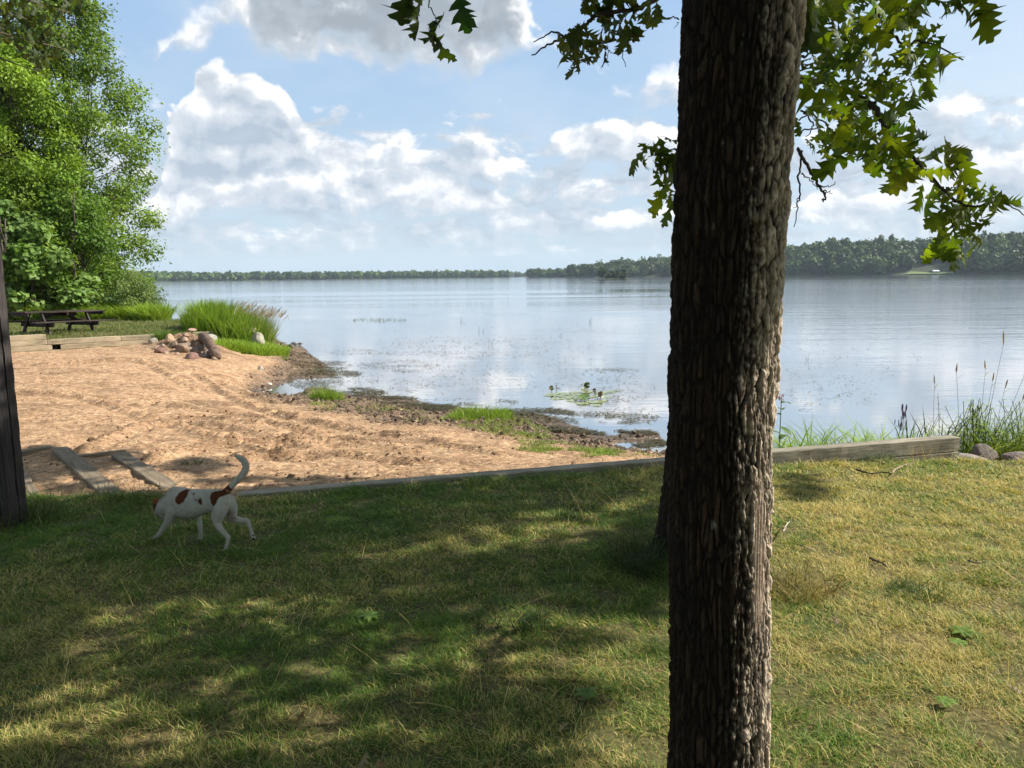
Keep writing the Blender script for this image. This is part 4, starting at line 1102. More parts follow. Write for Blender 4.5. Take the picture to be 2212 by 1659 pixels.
# water lilies
c0 = on_z(1262., 858., 0.0); U = 16.9 / F
t = thing('water_lily', tuple(c0), 'patch of round lily pads with curled brown leaves and a white flower on the lake', 'water lily')
def pad(x, y, r, tilt=0, lift=.006, col=(.20, .28, .10), az=0., name='lily_pad', cup=0.0):
    p = on_z(float(x), float(y), 0.0); a = np.linspace(.22, 2 * PI - .22, 26)
    rr = r * (1 + .05 * np.sin(3 * a + x)); V = [(0, 0, 0)] + [(rr[i] * .5 * math.cos(q), rr[i] * .5 * math.sin(q), cup * r * .15) for i, q in enumerate(a)] + [(rr[i] * math.cos(q), rr[i] * math.sin(q), cup * r * .55 + .004 * math.sin(5 * q)) for i, q in enumerate(a)]
    n_ = len(a); fs1 = np.array([(0, 1 + i, 2 + i) for i in range(n_ - 1)]); fs2 = np.array([(1 + i, 1 + n_ + i, 2 + n_ + i, 2 + i) for i in range(n_ - 1)])
    Mx = np.array(Matrix.Rotation(az, 3, 'Z') @ Matrix.Rotation(tilt, 3, 'X')); V = np.array(V) @ Mx.T + p + [0, 0, lift]
    o = make_mesh(name, V, [fs1, fs2], M_PAD, np.broadcast_to(np.array(col), V.shape), None, True); adopt(t, o); return o
M_PAD = leafy('lily_leaf', rough=.3, trans=.2, spec=.5, vs=14)
lil = [(1195, 851, 15), (1207, 856, 16), (1222, 852, 15), (1232, 858, 17), (1245, 853, 14), (1252, 861, 16), (1262, 848, 15), (1275, 846, 14), (1240, 848, 13), (1290, 848, 13), (1302, 850, 14), (1314, 847, 13), (1268, 868, 18), (1284, 869, 17), (1300, 866, 14), (1222, 861, 13), (1185, 855, 11), (1322, 848, 10), (1258, 872, 15), (1212, 849, 12), (1296, 856, 11), (1247, 868, 14), (1200, 862, 12), (1275, 857, 15), (1310, 858, 12), (1288, 876, 12), (1235, 866, 12), (1330, 845, 10)]
for x, y, r in lil: pad(x, y, r * U * .9, lift=.006 + .006 * RNG.random(), az=RNG.uniform(0, 6), tilt=RNG.normal() * .02, col=np.array((.30, .35, .19)) * (.8 + .5 * RNG.random()))
pad(1191, 846, .055, tilt=R(75), lift=.08, col=(.20, .17, .03), az=.2, name='raised_leaf', cup=.3); pad(1201, 846, .045, tilt=R(80), lift=.11, col=(.13, .06, .05), az=1.2, name='raised_leaf', cup=.5)
pad(1268, 842, .07, tilt=R(72), lift=.10, col=(.10, .13, .03), az=-.2, name='raised_leaf', cup=.35); pad(1262, 850, .08, tilt=R(25), lift=.06, col=(.15, .17, .06), az=.5, name='raised_leaf', cup=.5)
pad(1262, 866, .13, tilt=R(18), lift=.05, col=(.13, .20, .06), az=.1, name='raised_leaf', cup=.5); pad(1298, 860, .06, tilt=R(65), lift=.08, col=(.17, .08, .06), az=-.8, name='raised_leaf', cup=.6); pad(1283, 849, .05, tilt=R(80), lift=.05, col=(.05, .04, .04), az=.6, name='raised_leaf', cup=.7)
for x, y, h_ in ((1191, 848, .10), (1201, 848, .1), (1268, 846, .13), (1262, 868, .08), (1270, 868, .08), (1296, 866, .12), (1290, 864, .1)):
    mb = MB(); p = on_z(float(x), float(y), 0.0); tube(mb, [p - [0, 0, .1], p + [.01, 0, h_ * .6], p + [RNG.normal() * .03, 0, h_ * 1.1]], .006, 6, (.10, .06, .04))
    adopt(t, mb.build('leaf_stalk', M_PAD))
mb = MB(); p = on_z(1303., 864., 0.0) + [0, 0, .03]
for k in range(18):
    a = k * 2.4; e = .25 + .75 * (k / 18); ln = .05
    d = np.array([math.cos(a) * math.cos(e), math.sin(a) * math.cos(e), math.sin(e)]); s = np.array([-math.sin(a), math.cos(a), 0]) * .02
    mb.add([p, p + d * ln * .55 + s, p + d * ln, p + d * ln * .55 - s], [(0, 1, 2, 3)], (.82, .80, .74))
fl = mb.build('flower', M_PAD); adopt(t, fl)
# ================================================================== OAKS
def m_oakbark():
    n = NT('oak_bark'); c = n.attr().outputs[0]; o = n.obj()
    a = n.noise(o, 55, 6, .7); b = n.noise(n.obj((30, 30, 5)), 1.0, 4)
    c = n.mix(1.0, c, n.mix(n.mapr(a, .3, .7), (.55, .55, .56), (1.35, 1.33, 1.3)), 'MULTIPLY')
    return n.out(n.prin(base=c, rough=.9, spec=.2, normal=n.bump(n.math('ADD', a, b), .9, .006)))
M_OBARK = m_oakbark()
def bark_trunk(name, base, zs, rad, axis, nth, seed, lichen_sun_az, streak=None, amp=1.0):
    """furrowed oak trunk: rings at heights zs, radius rad(z), centre line axis(z)"""
    th = np.linspace(0, 2 * PI, nth, endpoint=False)
    TH, ZZ = np.meshgrid(th, zs)
    rr = rad(ZZ); ax = axis(ZZ)
    cx, sx_ = np.cos(TH), np.sin(TH)
    ux, uy = cx * .155, sx_ * .155
    wx = ux + .012 * pn(ux * 9, uy * 9, ZZ * 3 + seed); wy = uy + .012 * pn(ux * 9 + 5, uy * 9, ZZ * 3 + seed)
    # scaly plates: staggered cells, taller than wide, with open furrows between them
    rs = np.random.default_rng(int(seed)); nc = max(12, int(round(2 * PI * .14 / .0235))); nh = 400
    ang = np.arctan2(wy, wx) % (2 * PI); ca = ang / (2 * PI) * nc
    ca = ca + .75 * pn(ux * 14, uy * 14, ZZ * 2.2 + seed) + .35 * pn(ux * 40, uy * 40, ZZ * 10 + seed)
    cb = ZZ / .080 + .8 * pn(ux * 30, uy * 30, ZZ * 8)
    jx, jz, hv = rs.random((nc, nh)), rs.random((nc, nh)), rs.random((nc, nh)); off = rs.random(nc) * 3
    F1 = np.full(TH.shape, 9.0); F2 = F1.copy(); cell = np.zeros(TH.shape)
    ia = np.floor(ca).astype(int)
    for da in (-1, 0, 1):
        cc = (ia + da) % nc; zb_ = cb + off[cc]; ib = np.floor(zb_).astype(int)
        for db in (-1, 0, 1):
            kb = (ib + db) % nh
            d_ = np.hypot(ia + da + .2 + .6 * jx[cc, kb] - ca, (ib + db + .15 + .7 * jz[cc, kb] - zb_) * .62)
            lt = d_ < F1
            F2 = np.where(lt, F1, np.minimum(F2, d_)); cell = np.where(lt, hv[cc, kb], cell); F1 = np.where(lt, d_, F1)
    gap = F2 - F1 + .16 * pn(ux * 80, uy * 80, ZZ * 34)
    n1 = np.abs(pn(wx * 38, wy * 38, ZZ * 2.6 + seed) + .25 * pn(wx * 90, wy * 90, ZZ * 14))
    ridge = sstep(.02, .26, n1)
    plate = (.38 + .62 * ridge) * sstep(-.02, .26, gap) * (.55 + .45 * cell)
    long_f = np.abs(pn(wx * 26, wy * 26, ZZ * 1.3 + seed)); plate = plate * (.30 + .70 * sstep(.01, .14, long_f))
    fine = fbm(ux * 100, uy * 100, ZZ * 60, 4)
    lump = fbm(ux * 10, uy * 10, ZZ * 3, 3)
    h = plate * .0115 + fine * .0030 + lump * .006
    sm = 0
    if streak is not None:
        sa, sz0, sz1, sw = streak
        dth = (TH - sa + PI) % (2 * PI) - PI
        sm = sstep(sw, sw * .45, np.abs(dth + .10 * pn(ZZ * 3, 0, 1) + .05 * pn(ZZ * 11, 2, 1))) * sstep(sz0, sz0 + .12, ZZ) * sstep(sz1, sz1 - .15, ZZ)
        h = h * (1 - sm) + sm * (.006 + .0015 * np.sin(TH * 160 + 3 * pn(ZZ * 3, 1, 1)))
    r = rr * (1 + .05 * np.cos(TH * 2 + 1) + .03 * np.cos(TH * 3)) + h * amp - .012 * amp
    V = np.stack([ax[..., 0] + r * cx, ax[..., 1] + r * sx_, ZZ], -1).reshape(-1, 3)
    p = plate.ravel(); nv_ = len(p)
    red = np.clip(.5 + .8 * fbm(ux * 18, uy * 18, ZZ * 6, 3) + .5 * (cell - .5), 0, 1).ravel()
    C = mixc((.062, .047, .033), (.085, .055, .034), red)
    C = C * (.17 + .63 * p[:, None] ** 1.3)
    side = np.cos(TH - lichen_sun_az).ravel()
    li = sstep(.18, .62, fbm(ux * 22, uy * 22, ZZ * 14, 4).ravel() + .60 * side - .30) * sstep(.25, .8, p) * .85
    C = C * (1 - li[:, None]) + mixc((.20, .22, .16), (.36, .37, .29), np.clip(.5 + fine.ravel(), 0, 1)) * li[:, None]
    gr = sstep(.30, .95, side + .35 * lump.ravel() + .25 * fine.ravel()) * p ** .7  # sunlit-side brightness painted into the bark colour, strongest on plate tops
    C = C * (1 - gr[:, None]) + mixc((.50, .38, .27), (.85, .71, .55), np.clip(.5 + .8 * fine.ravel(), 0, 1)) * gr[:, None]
    if streak is not None:
        s1 = np.asarray(sm).ravel()[:, None]; C = C * (1 - s1) + np.array((.74, .57, .44)) * s1 * (.8 + .25 * np.sin(TH * 160).ravel()[:, None])
    nzz = len(zs)
    i, j = np.meshgrid(np.arange(nzz - 1), np.arange(nth), indexing='ij')
    q = np.stack([i * nth + j, i * nth + (j + 1) % nth, (i + 1) * nth + (j + 1) % nth, (i + 1) * nth + j], -1).reshape(-1, 4)
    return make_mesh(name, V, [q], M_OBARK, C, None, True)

TC = at_y(1569., 658., 1.9); T1 = np.array([TC[0], 1.9 + .04, float(z_lawn(TC[0], 1.94))])
T2 = at_y(1418., 1213., 4.4); T2 = np.array([T2[0] + .175, 4.42, float(z_lawn(T2[0] + .17, 4.42))])
oak1 = thing('oak_tree', tuple(T1), 'big oak with a thick furrowed dark trunk close to the camera', 'tree', 'oaks on the near lawn')
oak2 = thing('oak_tree', tuple(T2), 'second oak half hidden behind the big trunk with a leafy bough hanging over the lake', 'tree', 'oaks on the near lawn')
zs = np.concatenate([np.linspace(T1[2] - .25, 1.12, 30), np.linspace(1.125, 3.3, 1150), np.linspace(3.32, 5.6, 120)])
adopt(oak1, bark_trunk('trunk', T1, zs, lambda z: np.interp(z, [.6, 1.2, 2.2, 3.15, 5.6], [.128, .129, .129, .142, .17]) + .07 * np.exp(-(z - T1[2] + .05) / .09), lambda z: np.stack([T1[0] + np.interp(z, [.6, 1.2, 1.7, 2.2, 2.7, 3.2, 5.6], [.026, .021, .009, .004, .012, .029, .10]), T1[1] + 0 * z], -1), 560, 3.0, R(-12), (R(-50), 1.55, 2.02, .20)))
zs = np.concatenate([np.linspace(T2[2] - .25, T2[2] + 1.4, 260), np.linspace(T2[2] + 1.42, 6.2, 160)])
ax2 = lambda z: np.stack([T2[0] + .055 * (z - T2[2]), T2[1] + .02 * (z - T2[2])], -1)
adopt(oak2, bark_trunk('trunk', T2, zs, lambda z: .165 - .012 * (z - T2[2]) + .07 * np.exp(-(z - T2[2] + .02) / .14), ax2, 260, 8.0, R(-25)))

OL = [oak_leaf(.25, .35, 1), oak_leaf(.6, .15, 2), oak_leaf(.1, .6, 3), oak_leaf(.45, -.15, 4), oak_leaf(.8, .4, 7), oak_leaf(-.4, .3, 8)]
OLc = [oak_leaf(.3, .3, 5, False), oak_leaf(.15, .45, 6, False)]
OC1, OC2 = (.06, .11, .011), (.16, .225, .02)
def leaves_at(name, pos, size, parent, c1=OC1, c2=OC2, tm=OL, droop=.75, mat=None, out=None, tilt=.8):
    pos = np.asarray(pos, float); N = len(pos)
    x = RNG.normal(size=(N, 3)) * [1, .8, .5]; x[:, 2] -= droop
    if out is not None: x += out
    nr = RNG.normal(size=(N, 3)) * tilt + np.array([.1, -.35, .6])
    x /= np.linalg.norm(x, axis=1)[:, None]
    nr -= x * np.sum(x * nr, axis=1)[:, None]; nr /= np.linalg.norm(nr, axis=1)[:, None]
    col = mixc(c1, c2, RNG.random(N)) * (.7 + .6 * RNG.random(N))[:, None] * (1 + RNG.normal(size=(N, 1)) * np.array([[.16, .05, -.1]]))
    sz = size * (.55 + .75 * RNG.random(N)); start = pos - x * (sz * .45)[:, None]
    parts = []
    for k, tp in enumerate(tm):
        m_ = (np.arange(N) % len(tm)) == k
        parts.append(scatter(*tp, start[m_], rot_axes(x[m_], nr[m_]), sz[m_], col[m_]))
    V, fs, C = merge(parts)
    o = make_mesh(name, V, fs, mat or M_OAK, C, None, True); adopt(parent, o); return o, start
def in_poly(P, poly):
    x, y = P[:, 0], P[:, 1]; ins = np.zeros(len(P), bool); n_ = len(poly)
    for i in range(n_):
        (x1, y1), (x2, y2) = poly[i], poly[(i + 1) % n_]
        c = (y1 > y) != (y2 > y)
        ins ^= c & (x < (x2 - x1) * (y - y1) / (y2 - y1 + 1e-12) + x1)
    return ins
def poly_pts(poly, N, mind):
    poly = np.array(poly, float); lo, hi = poly.min(0), poly.max(0); out = []
    for _ in range(N * 60):
        p = RNG.uniform(lo, hi)
        if in_poly(p[None], poly)[0] and all((p[0] - q[0]) ** 2 + (p[1] - q[1]) ** 2 > mind * mind for q in out):
            out.append(p)
            if len(out) >= N: break
    return np.array(out)
# --- visible bough on the right (outline points of the foliage, in a zoomed crop)
Z6 = lambda p: np.array([(1700.7 + .3702 * a, .3702 * b) for a, b in p])
B1 = Z6([(60, -120), (60, 150), (70, 480), (60, 800), (130, 900), (290, 900), (330, 940), (420, 900), (460, 1010), (580, 1020), (690, 1090), (760, 1030), (790, 1180), (850, 1190), (830, 1350), (830, 1480), (870, 1530), (940, 1470), (975, 1560), (1010, 1440), (1060, 1420), (1110, 1450), (1120, 1330), (1220, 1280), (1190, 1230), (1300, 1200), (1360, 1185), (1240, 1140), (1110, 1080), (1090, 990), (1030, 900), (940, 830), (900, 870), (820, 830), (770, 700), (720, 620), (790, 590), (860, 500), (880, 440), (870, 360), (950, 320), (900, 250), (840, 210), (880, 150), (850, 110), (800, 160), (720, 110), (800, 30), (820, -120)])
pts = poly_pts(B1, 330, 11)
HOLES = Z6([(570, 560), (120, 700), (640, 370), (600, 260)])
k = np.ones(len(pts), bool)
for hx, hy in HOLES: k &= np.hypot(pts[:, 0] - hx, pts[:, 1] - hy) > 20
pts = pts[k]
dep = 3.35 + .45 * RNG.normal(size=len(pts)) * .7 + .0008 * (1900 - pts[:, 0]); dep = np.clip(dep, 2.7, 4.3)
BOUGH = at_d(pts[:, 0], pts[:, 1], dep)
leaves_at('crown', BOUGH, .122, oak2)
p2 = poly_pts(Z6([(880, -100), (900, 80), (960, 60), (1010, 80), (1040, 20), (1120, 110), (1150, 60), (1130, -100)]), 16, 12)
leaves_at('crown', at_d(p2[:, 0], p2[:, 1], np.full(len(p2), 3.4)), .15, oak2)
mbt = MB()
def twig(pts, r0, r1, mb=None, crop=Z6, k=6):
    P = np.array(pts, float); q = crop(P[:, :2]) if crop else P[:, :2]
    W_ = at_d(q[:, 0], q[:, 1], P[:, 2]); S_ = spline(W_, k)
    S_ = S_ + RNG.normal(size=S_.shape) * .004
    m_ = mb or MB(); tube(m_, S_, np.linspace(r0, r1, len(S_)), 7, (.065, .05, .038), jit=.06)
    if mb is None: adopt(oak2, m_.build('bough' if r0 > .0075 else 'twig', M_BARK, smooth=True))
twig([(-260, 560, 4.35), (90, 470, 3.9), (300, 510, 3.6), (500, 620, 3.45), (550, 720, 3.4), (640, 820, 3.35), (700, 880, 3.3), (800, 990, 3.25), (980, 1170, 3.2), (1100, 1200, 3.2), (1240, 1180, 3.2), (1400, 1265, 3.2)], .017, .002)
twig([(300, -200, 3.9), (480, 0, 3.6), (540, 120, 3.55), (620, 210, 3.5), (690, 260, 3.45), (790, 240, 3.4), (1020, 350, 3.4)], .011, .003)
twig([(60, 340, 3.9), (130, 320, 3.8), (240, 260, 3.7)], .008, .003)
twig([(480, 600, 3.5), (560, 570, 3.45), (650, 480, 3.4), (740, 460, 3.4)], .007, .002)
twig([(220, 590, 3.6), (330, 640, 3.6), (440, 710, 3.5), (540, 700, 3.45)], .006, .002)
twig([(100, 660, 3.8), (200, 700, 3.7), (290, 790, 3.6)], .006, .002); twig([(90, 640, 3.9), (150, 730, 3.8), (110, 800, 3.8)], .005, .002)
twig([(70, 700, 3.9), (160, 650, 3.8), (180, 760, 3.8), (230, 780, 3.7)], .004, .0015); twig([(80, 760, 3.9), (190, 740, 3.8), (130, 660, 3.8)], .004, .0015)
twig([(60, 860, 3.9), (95, 930, 3.85), (150, 1020, 3.8), (180, 1080, 3.8), (215, 1125, 3.8), (222, 1160, 3.8), (200, 1172, 3.8)], .010, .003)
twig([(180, 1085, 3.8), (230, 1085, 3.8), (285, 1065, 3.8)], .004, .0015); twig([(205, 1110, 3.8), (268, 1128, 3.8)], .004, .0015); twig([(80, 1010, 3.85), (130, 1050, 3.85), (175, 1098, 3.8)], .004, .0015)
twig([(85, 880, 3.8), (70, 1000, 3.8), (72, 1120, 3.8), (60, 1200, 3.8), (48, 1320, 3.8)], .006, .002); twig([(66, 1150, 3.8), (40, 1220, 3.8)], .003, .001)
twig([(960, 1170, 3.2), (965, 1260, 3.2), (975, 1400, 3.2)], .004, .0015); twig([(800, 990, 3.25), (900, 1100, 3.2), (1000, 1080, 3.2)], .004, .0015)
# --- small sprays left of the big trunk
Z5 = lambda p: np.array([(1097 + .504 * a, .504 * b) for a, b in p])
s1 = Z5([(555, 665), (575, 690), (600, 650), (640, 650), (660, 640), (690, 600), (680, 640), (650, 700), (670, 720), (640, 760), (700, 690), (655, 840), (690, 835), (640, 835), (695, 880), (700, 770), (715, 640)])
leaves_at('crown', at_d(s1[:, 0], s1[:, 1], np.full(len(s1), 4.1)), .165, oak2)
twig([(760, 640, 4.2), (700, 640, 4.1), (600, 670, 4.1)], .006, .002, crop=Z5); twig([(760, 740, 4.2), (700, 710, 4.1), (650, 760, 4.1)], .005, .002, crop=Z5); twig([(740, 830, 4.2), (650, 795, 4.1)], .004, .0015, crop=Z5)
s2 = np.concatenate([poly_pts(Z5([(200, 170), (240, 230), (270, 250), (275, 300), (330, 260), (350, 190), (400, 250), (425, 250), (425, 190), (380, 170), (340, 120), (290, 120), (210, 160)]), 26, 9), poly_pts(Z5([(320, -40), (345, 60), (400, 90), (450, 110), (490, 190), (525, 210), (530, 150), (600, 110), (590, 60), (500, 60), (540, 10), (540, -40)]), 30, 9), Z5([(632, 30), (640, 55), (620, 10), (560, 130), (515, 170)])])
leaves_at('crown', at_d(s2[:, 0], s2[:, 1], 5.0 + .15 * RNG.normal(size=len(s2))), .155, oak2, (.045, .07, .015), (.09, .12, .02))
twig([(760, -60, 5.3), (630, 0, 5.2), (540, 40, 5.1), (390, 60, 5.0), (330, 110, 5.0), (240, 160, 5.0), (170, 195, 5.0), (105, 240, 5.0)], .020, .004, crop=Z5)
twig([(240, 158, 5), (190, 140, 5), (110, 182, 5)], .008, .003, crop=Z5); twig([(500, 50, 5.1), (480, 120, 5.0), (430, 180, 5), (360, 195, 5), (330, 200, 5)], .006, .003, crop=Z5)
twig([(485, 150, 5), (492, 230, 5), (505, 288, 5)], .004, .002, crop=Z5); twig([(430, 200, 5), (425, 250, 5), (432, 285, 5)], .003, .001, crop=Z5); twig([(735, 80, 5), (680, 75, 5), (630, 80, 5), (600, 105, 5)], .005, .002, crop=Z5)
twig([(415, 90, 5), (400, 140, 5), (365, 150, 5)], .004, .002, crop=Z5); twig([(430, 215, 5), (480, 240, 5)], .003, .001, crop=Z5); twig([(735, 95, 5), (710, 120, 5)], .003, .001, crop=Z5)
# --- leaves of the near oak dangling at the top of the frame
mb1 = MB()
tg = np.array([(893, 10), (905, 42), (930, 62), (938, 80), (951, 60), (949, 100), (993, 6), (880, -6), (912, 4), (1745, 60), (1752, 30), (1765, 40)])
leaves_at('crown', at_d(tg[:, 0], tg[:, 1], np.array([2.6] * 9 + [2.2, 2.2, 2.3])), .13, oak1, (.03, .055, .012), (.06, .10, .018), droop=2.2)
twig([(925, -120, 2.6), (928, 0, 2.6), (940, 40, 2.6), (950, 60, 2.6)], .003, .001, mb1, crop=None)
# ---- crowns overhead, out of the frame; their shade falls on the lawn
LIT = [(800, 1200, 120, 20, 1.), (1000, 1175, 170, 28, .75), (1210, 1140, 170, 38, .8), (1340, 1105, 90, 45, .65), (930, 1275, 80, 14, .6), (1340, 1390, 120, 70, 1.), (1220, 1440, 170, 46, .9), (1370, 1560, 110, 140, 1.), (1160, 1610, 190, 60, .8), (1380, 1900, 220, 300, 1.), (1090, 1420, 80, 26, .5), (240, 1490, 100, 26, .35), (330, 1570, 90, 50, .25), (170, 1610, 100, 26, .35), (700, 1645, 100, 20, .45), (1260, 1190, 120, 20, .6), (620, 1105, 90, 10, .35), (980, 1100, 120, 12, .35), (620, 1385, 90, 16, .3)]
SHD = [(1725, 1055, 48, 26, .9), (60, 1010, 60, 40, .9), (175, 1000, 60, 26, .9), (90, 975, 60, 14, .7), (160, 1058, 60, 14, .55), (265, 985, 40, 20, .55), (300, 1015, 50, 10, .6), (430, 1005, 62, 17, .95), (640, 1044, 120, 13, .9), (480, 1045, 60, 12, .7), (220, 1075, 60, 10, .7)]
def shade_p(px, py):
    p = np.where((px < 1440) & (py > 1062 - .0 * px), 1.0, 0.0)
    edge_y = np.interp(px, [0, 50, 270, 540, 1425], [1092, 1090, 1078, 1068, 1000])
    p = np.where((px < 1440) & (py > edge_y), .97, 0.0)
    p = np.where((px > 560) & (px < 1440) & (py > edge_y) & (py < edge_y + 45), .80, p)
    for cx, cy, rx, ry, w in LIT: p = p * (1 - w * sstep(1.25, .55, np.hypot((px - cx) / rx, (py - cy) / ry)))
    for cx, cy, rx, ry, w in SHD: p = np.maximum(p, w * sstep(1.2, .7, np.hypot((px - cx) / rx, (py - cy) / ry)))
    return p
def shift_up(G, hmin, hmax):
    """from ground points up along the sun's rays to crown height, clear of the frame"""
    out = np.full(G.shape, np.nan); need = np.ones(len(G), bool)
    for tr in range(8):
        h = RNG.uniform(hmin + tr * .5, hmax + tr * .6, len(G))
        P = G + SDIR * (h / SDIR[2])[:, None]
        px, py = proj(P)
        bad = (px > -90) & (px < 2300) & (py > -90) & (py < 1750)
        ok = need & ~bad
        out[ok] = P[ok]; need &= bad
    return out[~np.isnan(out[:, 0])]
cell = .12
gx, gy = np.meshgrid(np.arange(-7.5, 6.5, cell), np.arange(2.0, 9.0, cell))
gx = gx.ravel(); gy = gy.ravel(); gz = np.where(gy < y_edge(gx), z_lawn(gx, gy), .66)
px, py = proj(np.stack([gx, gy, gz], -1))
p = np.where((px > -250) & (px < 2300) & (py < 1800), shade_p(px, py), 0)
clus = fbm(gx * 1.6, gy * 1.6, 44, 3)
p = np.clip(p * (1 + .35 * np.clip(clus, -1, .0)), 0, 1)
k = p > .05; G = np.stack([gx, gy, gz], -1)[k]; cnt = RNG.poisson(9.5 * p[k] ** 1.3)
G = np.repeat(G, cnt, axis=0) + np.stack([RNG.normal(size=cnt.sum()) * .07, RNG.normal(size=cnt.sum()) * .07, np.zeros(cnt.sum())], -1)
CAN = shift_up(G, 5.2, 8.5)
# shade on the upper trunk of the near oak
N = 330; zt = RNG.uniform(2.3, 3.6, N)
TP = np.stack([T1[0] + RNG.normal(size=N) * .12, T1[1] + RNG.normal(size=N) * .14, zt], -1)
TP = TP[RNG.random(N) < .25 + .75 * sstep(2.4, 2.9, TP[:, 2])]
CAN2 = shift_up(TP, 2.6, 5.5)
# rest of the crowns: high above the camera and behind it, where the shade falls outside the picture
N = 42000
Q_ = np.stack([RNG.normal(size=N) * 3.6 + .5, RNG.normal(size=N) * 3.2 + .3, RNG.uniform(5.0, 10.5, N)], -1)
gq = Q_ - SDIR * ((Q_[:, 2] - .8) / SDIR[2])[:, None]
px, py = proj(gq); px2, py2 = proj(Q_)
vis = (px > -60) & (px < 2270) & (py > 500) & (py < 1720) & (shade_p(np.nan_to_num(px), np.nan_to_num(py)) < .6)
infr = (px2 > -90) & (px2 < 2300) & (py2 > -90) & (py2 < 1750)
tr = Q_ - SDIR * ((Q_[:, 0] - T1[0]) / SDIR[0])[:, None]
ontr = (np.abs(tr[:, 1] - T1[1]) < .3) & (tr[:, 2] > .8) & (tr[:, 2] < 2.3)
Q_ = Q_[~vis & ~infr & ~ontr & (pn(Q_[:, 0] * .8, Q_[:, 1] * .8, Q_[:, 2] * .8) > -.25)]
Q2 = np.stack([RNG.uniform(-13, 11, 26000), RNG.uniform(-10, -3.2, 26000), RNG.uniform(.9, 10, 26000)], -1)   # unseen leaves added behind the viewer to block sky light, merged into the canopies
Q2 = Q2[pn(Q2[:, 0] * .5, Q2[:, 1] * .5, Q2[:, 2] * .5) > -.2]
allc = np.concatenate([CAN, CAN2, Q_, Q2])
bp = BOUGH[RNG.choice(len(BOUGH), 110, replace=False)]        # keep the hanging bough in the sun
dv = allc[:, None] - bp[None]; along = dv @ SDIR
off_ = np.linalg.norm(dv - along[..., None] * SDIR, axis=-1)
allc = allc[~(((off_ < .13) & (along > .3)).any(1) & (RNG.random(len(allc)) < .8))]
near = np.hypot(allc[:, 0] - 1.0, allc[:, 1]) < np.hypot(allc[:, 0] - 4.0, allc[:, 1] - 5.5)
for oak, m_, mbx in ((oak1, near, mb1), (oak2, ~near, MB())):
    A = allc[m_]
    leaves_at('canopy', A, .18, oak, tm=OLc, droop=.3)
    st = np.array([T1[0], T1[1], 5.0]) if oak is oak1 else np.array([T2[0] + .3, T2[1] + .1, 5.6])
    if oak is oak1:
        for k_ in range(3): grow(mbx, [T1[0], T1[1], 5.3], [T1[0] + 1.2 * math.cos(k_ * 2.1), T1[1] - .6 + 1.2 * math.sin(k_ * 2.1), 8.5], .11, .04, k=8)
    else:
        for k_ in range(3): grow(mbx, [T2[0] + .29, T2[1] + .1, 5.9], [T2[0] + 1.2 + 1.2 * math.cos(k_ * 2.1), T2[1] + 1.2 * math.sin(k_ * 2.1), 8.8], .09, .03, k=8)
    for q in A[RNG.choice(len(A), 46, replace=False)]:
        mid = st + (q - st) * .5 + [0, 0, .5]
        w1 = spline([st, mid, q], 6); px, py = proj(w1)
        if ((px > -30) & (px < 2240) & (py > -30) & (py < 1690)).any(): continue
        tube(mbx, w1 + RNG.normal(size=w1.shape) * .02, np.linspace(.045, .008, len(w1)), 6, (.08, .06, .045))
    adopt(oak, mbx.build('limbs', M_BARK, smooth=True))
# --- oak to the left whose bough dips into the frame corner
T3 = np.array([-12.5, 9.5, .9])
oak3 = thing('oak_tree', tuple(T3), 'oak outside the left frame edge showing only a dark hanging bough in the top corner', 'tree', 'oaks on the near lawn')
mb3 = MB(); S3 = grow(mb3, T3 - [0, 0, .3], T3 + [.3, .3, 7.5], .24, .10, k=10, wob=.03, n=12)
P3 = poly_pts([(-60, -60), (-60, 90), (20, 80), (40, 110), (62, 130), (85, 165), (105, 130), (140, 108), (168, 112), (150, 85), (128, 60), (150, 35), (178, 25), (185, -60)], 420, 4.5)
W3 = at_d(P3[:, 0], P3[:, 1], 13.0 + .5 * RNG.normal(size=len(P3)))
leaves_at('crown', W3, .17, oak3, (.035, .055, .012), (.075, .10, .022), tm=OLc, droop=.9)
W4 = T3 + np.array([.5, .3, 7.0]) + RNG.normal(size=(2600, 3)) * [1.6, 1.8, 1.3]; pxx, pyy = proj(W4); W4 = W4[~((pxx > -40) & (pyy > -40))]
leaves_at('canopy', W4, .19, oak3, tm=OLc, droop=.3)
for tx, ty in ((70, 30), (85, 140), (140, 90), (150, 10), (30, 70)): grow(mb3, S3[7], at_d(float(tx), float(ty), 13.), .05, .008, .02, k=8, wob=.05)
adopt(oak3, mb3.build('trunk', M_BARK, smooth=True))

# ================================================================== PLANTS BY THE LAWN EDGE
def leaf_strip(mb, p, d, L, w, droop, col, n_=6):
    d = np.asarray(d, float); d /= np.linalg.norm(d); s = np.cross(d, [0, 0, 1.0]); s /= np.linalg.norm(s) + 1e-9
    V = []
    for i in range(n_ + 1):
        t_ = i / n_; c = np.asarray(p) + d * L * t_ - np.array([0, 0, droop * L * t_ * t_])
        ww = w * math.sin(PI * min(.98, .08 + .92 * t_)) ** .8
        V += [c - s * ww / 2 + [0, 0, .12 * ww], c, c + s * ww / 2 + [0, 0, .12 * ww]]
    i, j = np.meshgrid(np.arange(n_), np.arange(2), indexing='ij')
    mb.add(V, [np.stack([i * 3 + j, i * 3 + j + 1, (i + 1) * 3 + j + 1, (i + 1) * 3 + j], -1).reshape(-1, 4)], np.array(col) * (.75 + .5 * RNG.random()))
M_PLANT = leafy('plant_leaves', trans=.45, tmul=(1.4, 1.3, .4), vs=12)
def zpl(x, y): return float(z_beach(np.array([x]), np.array([y]), False)[0])
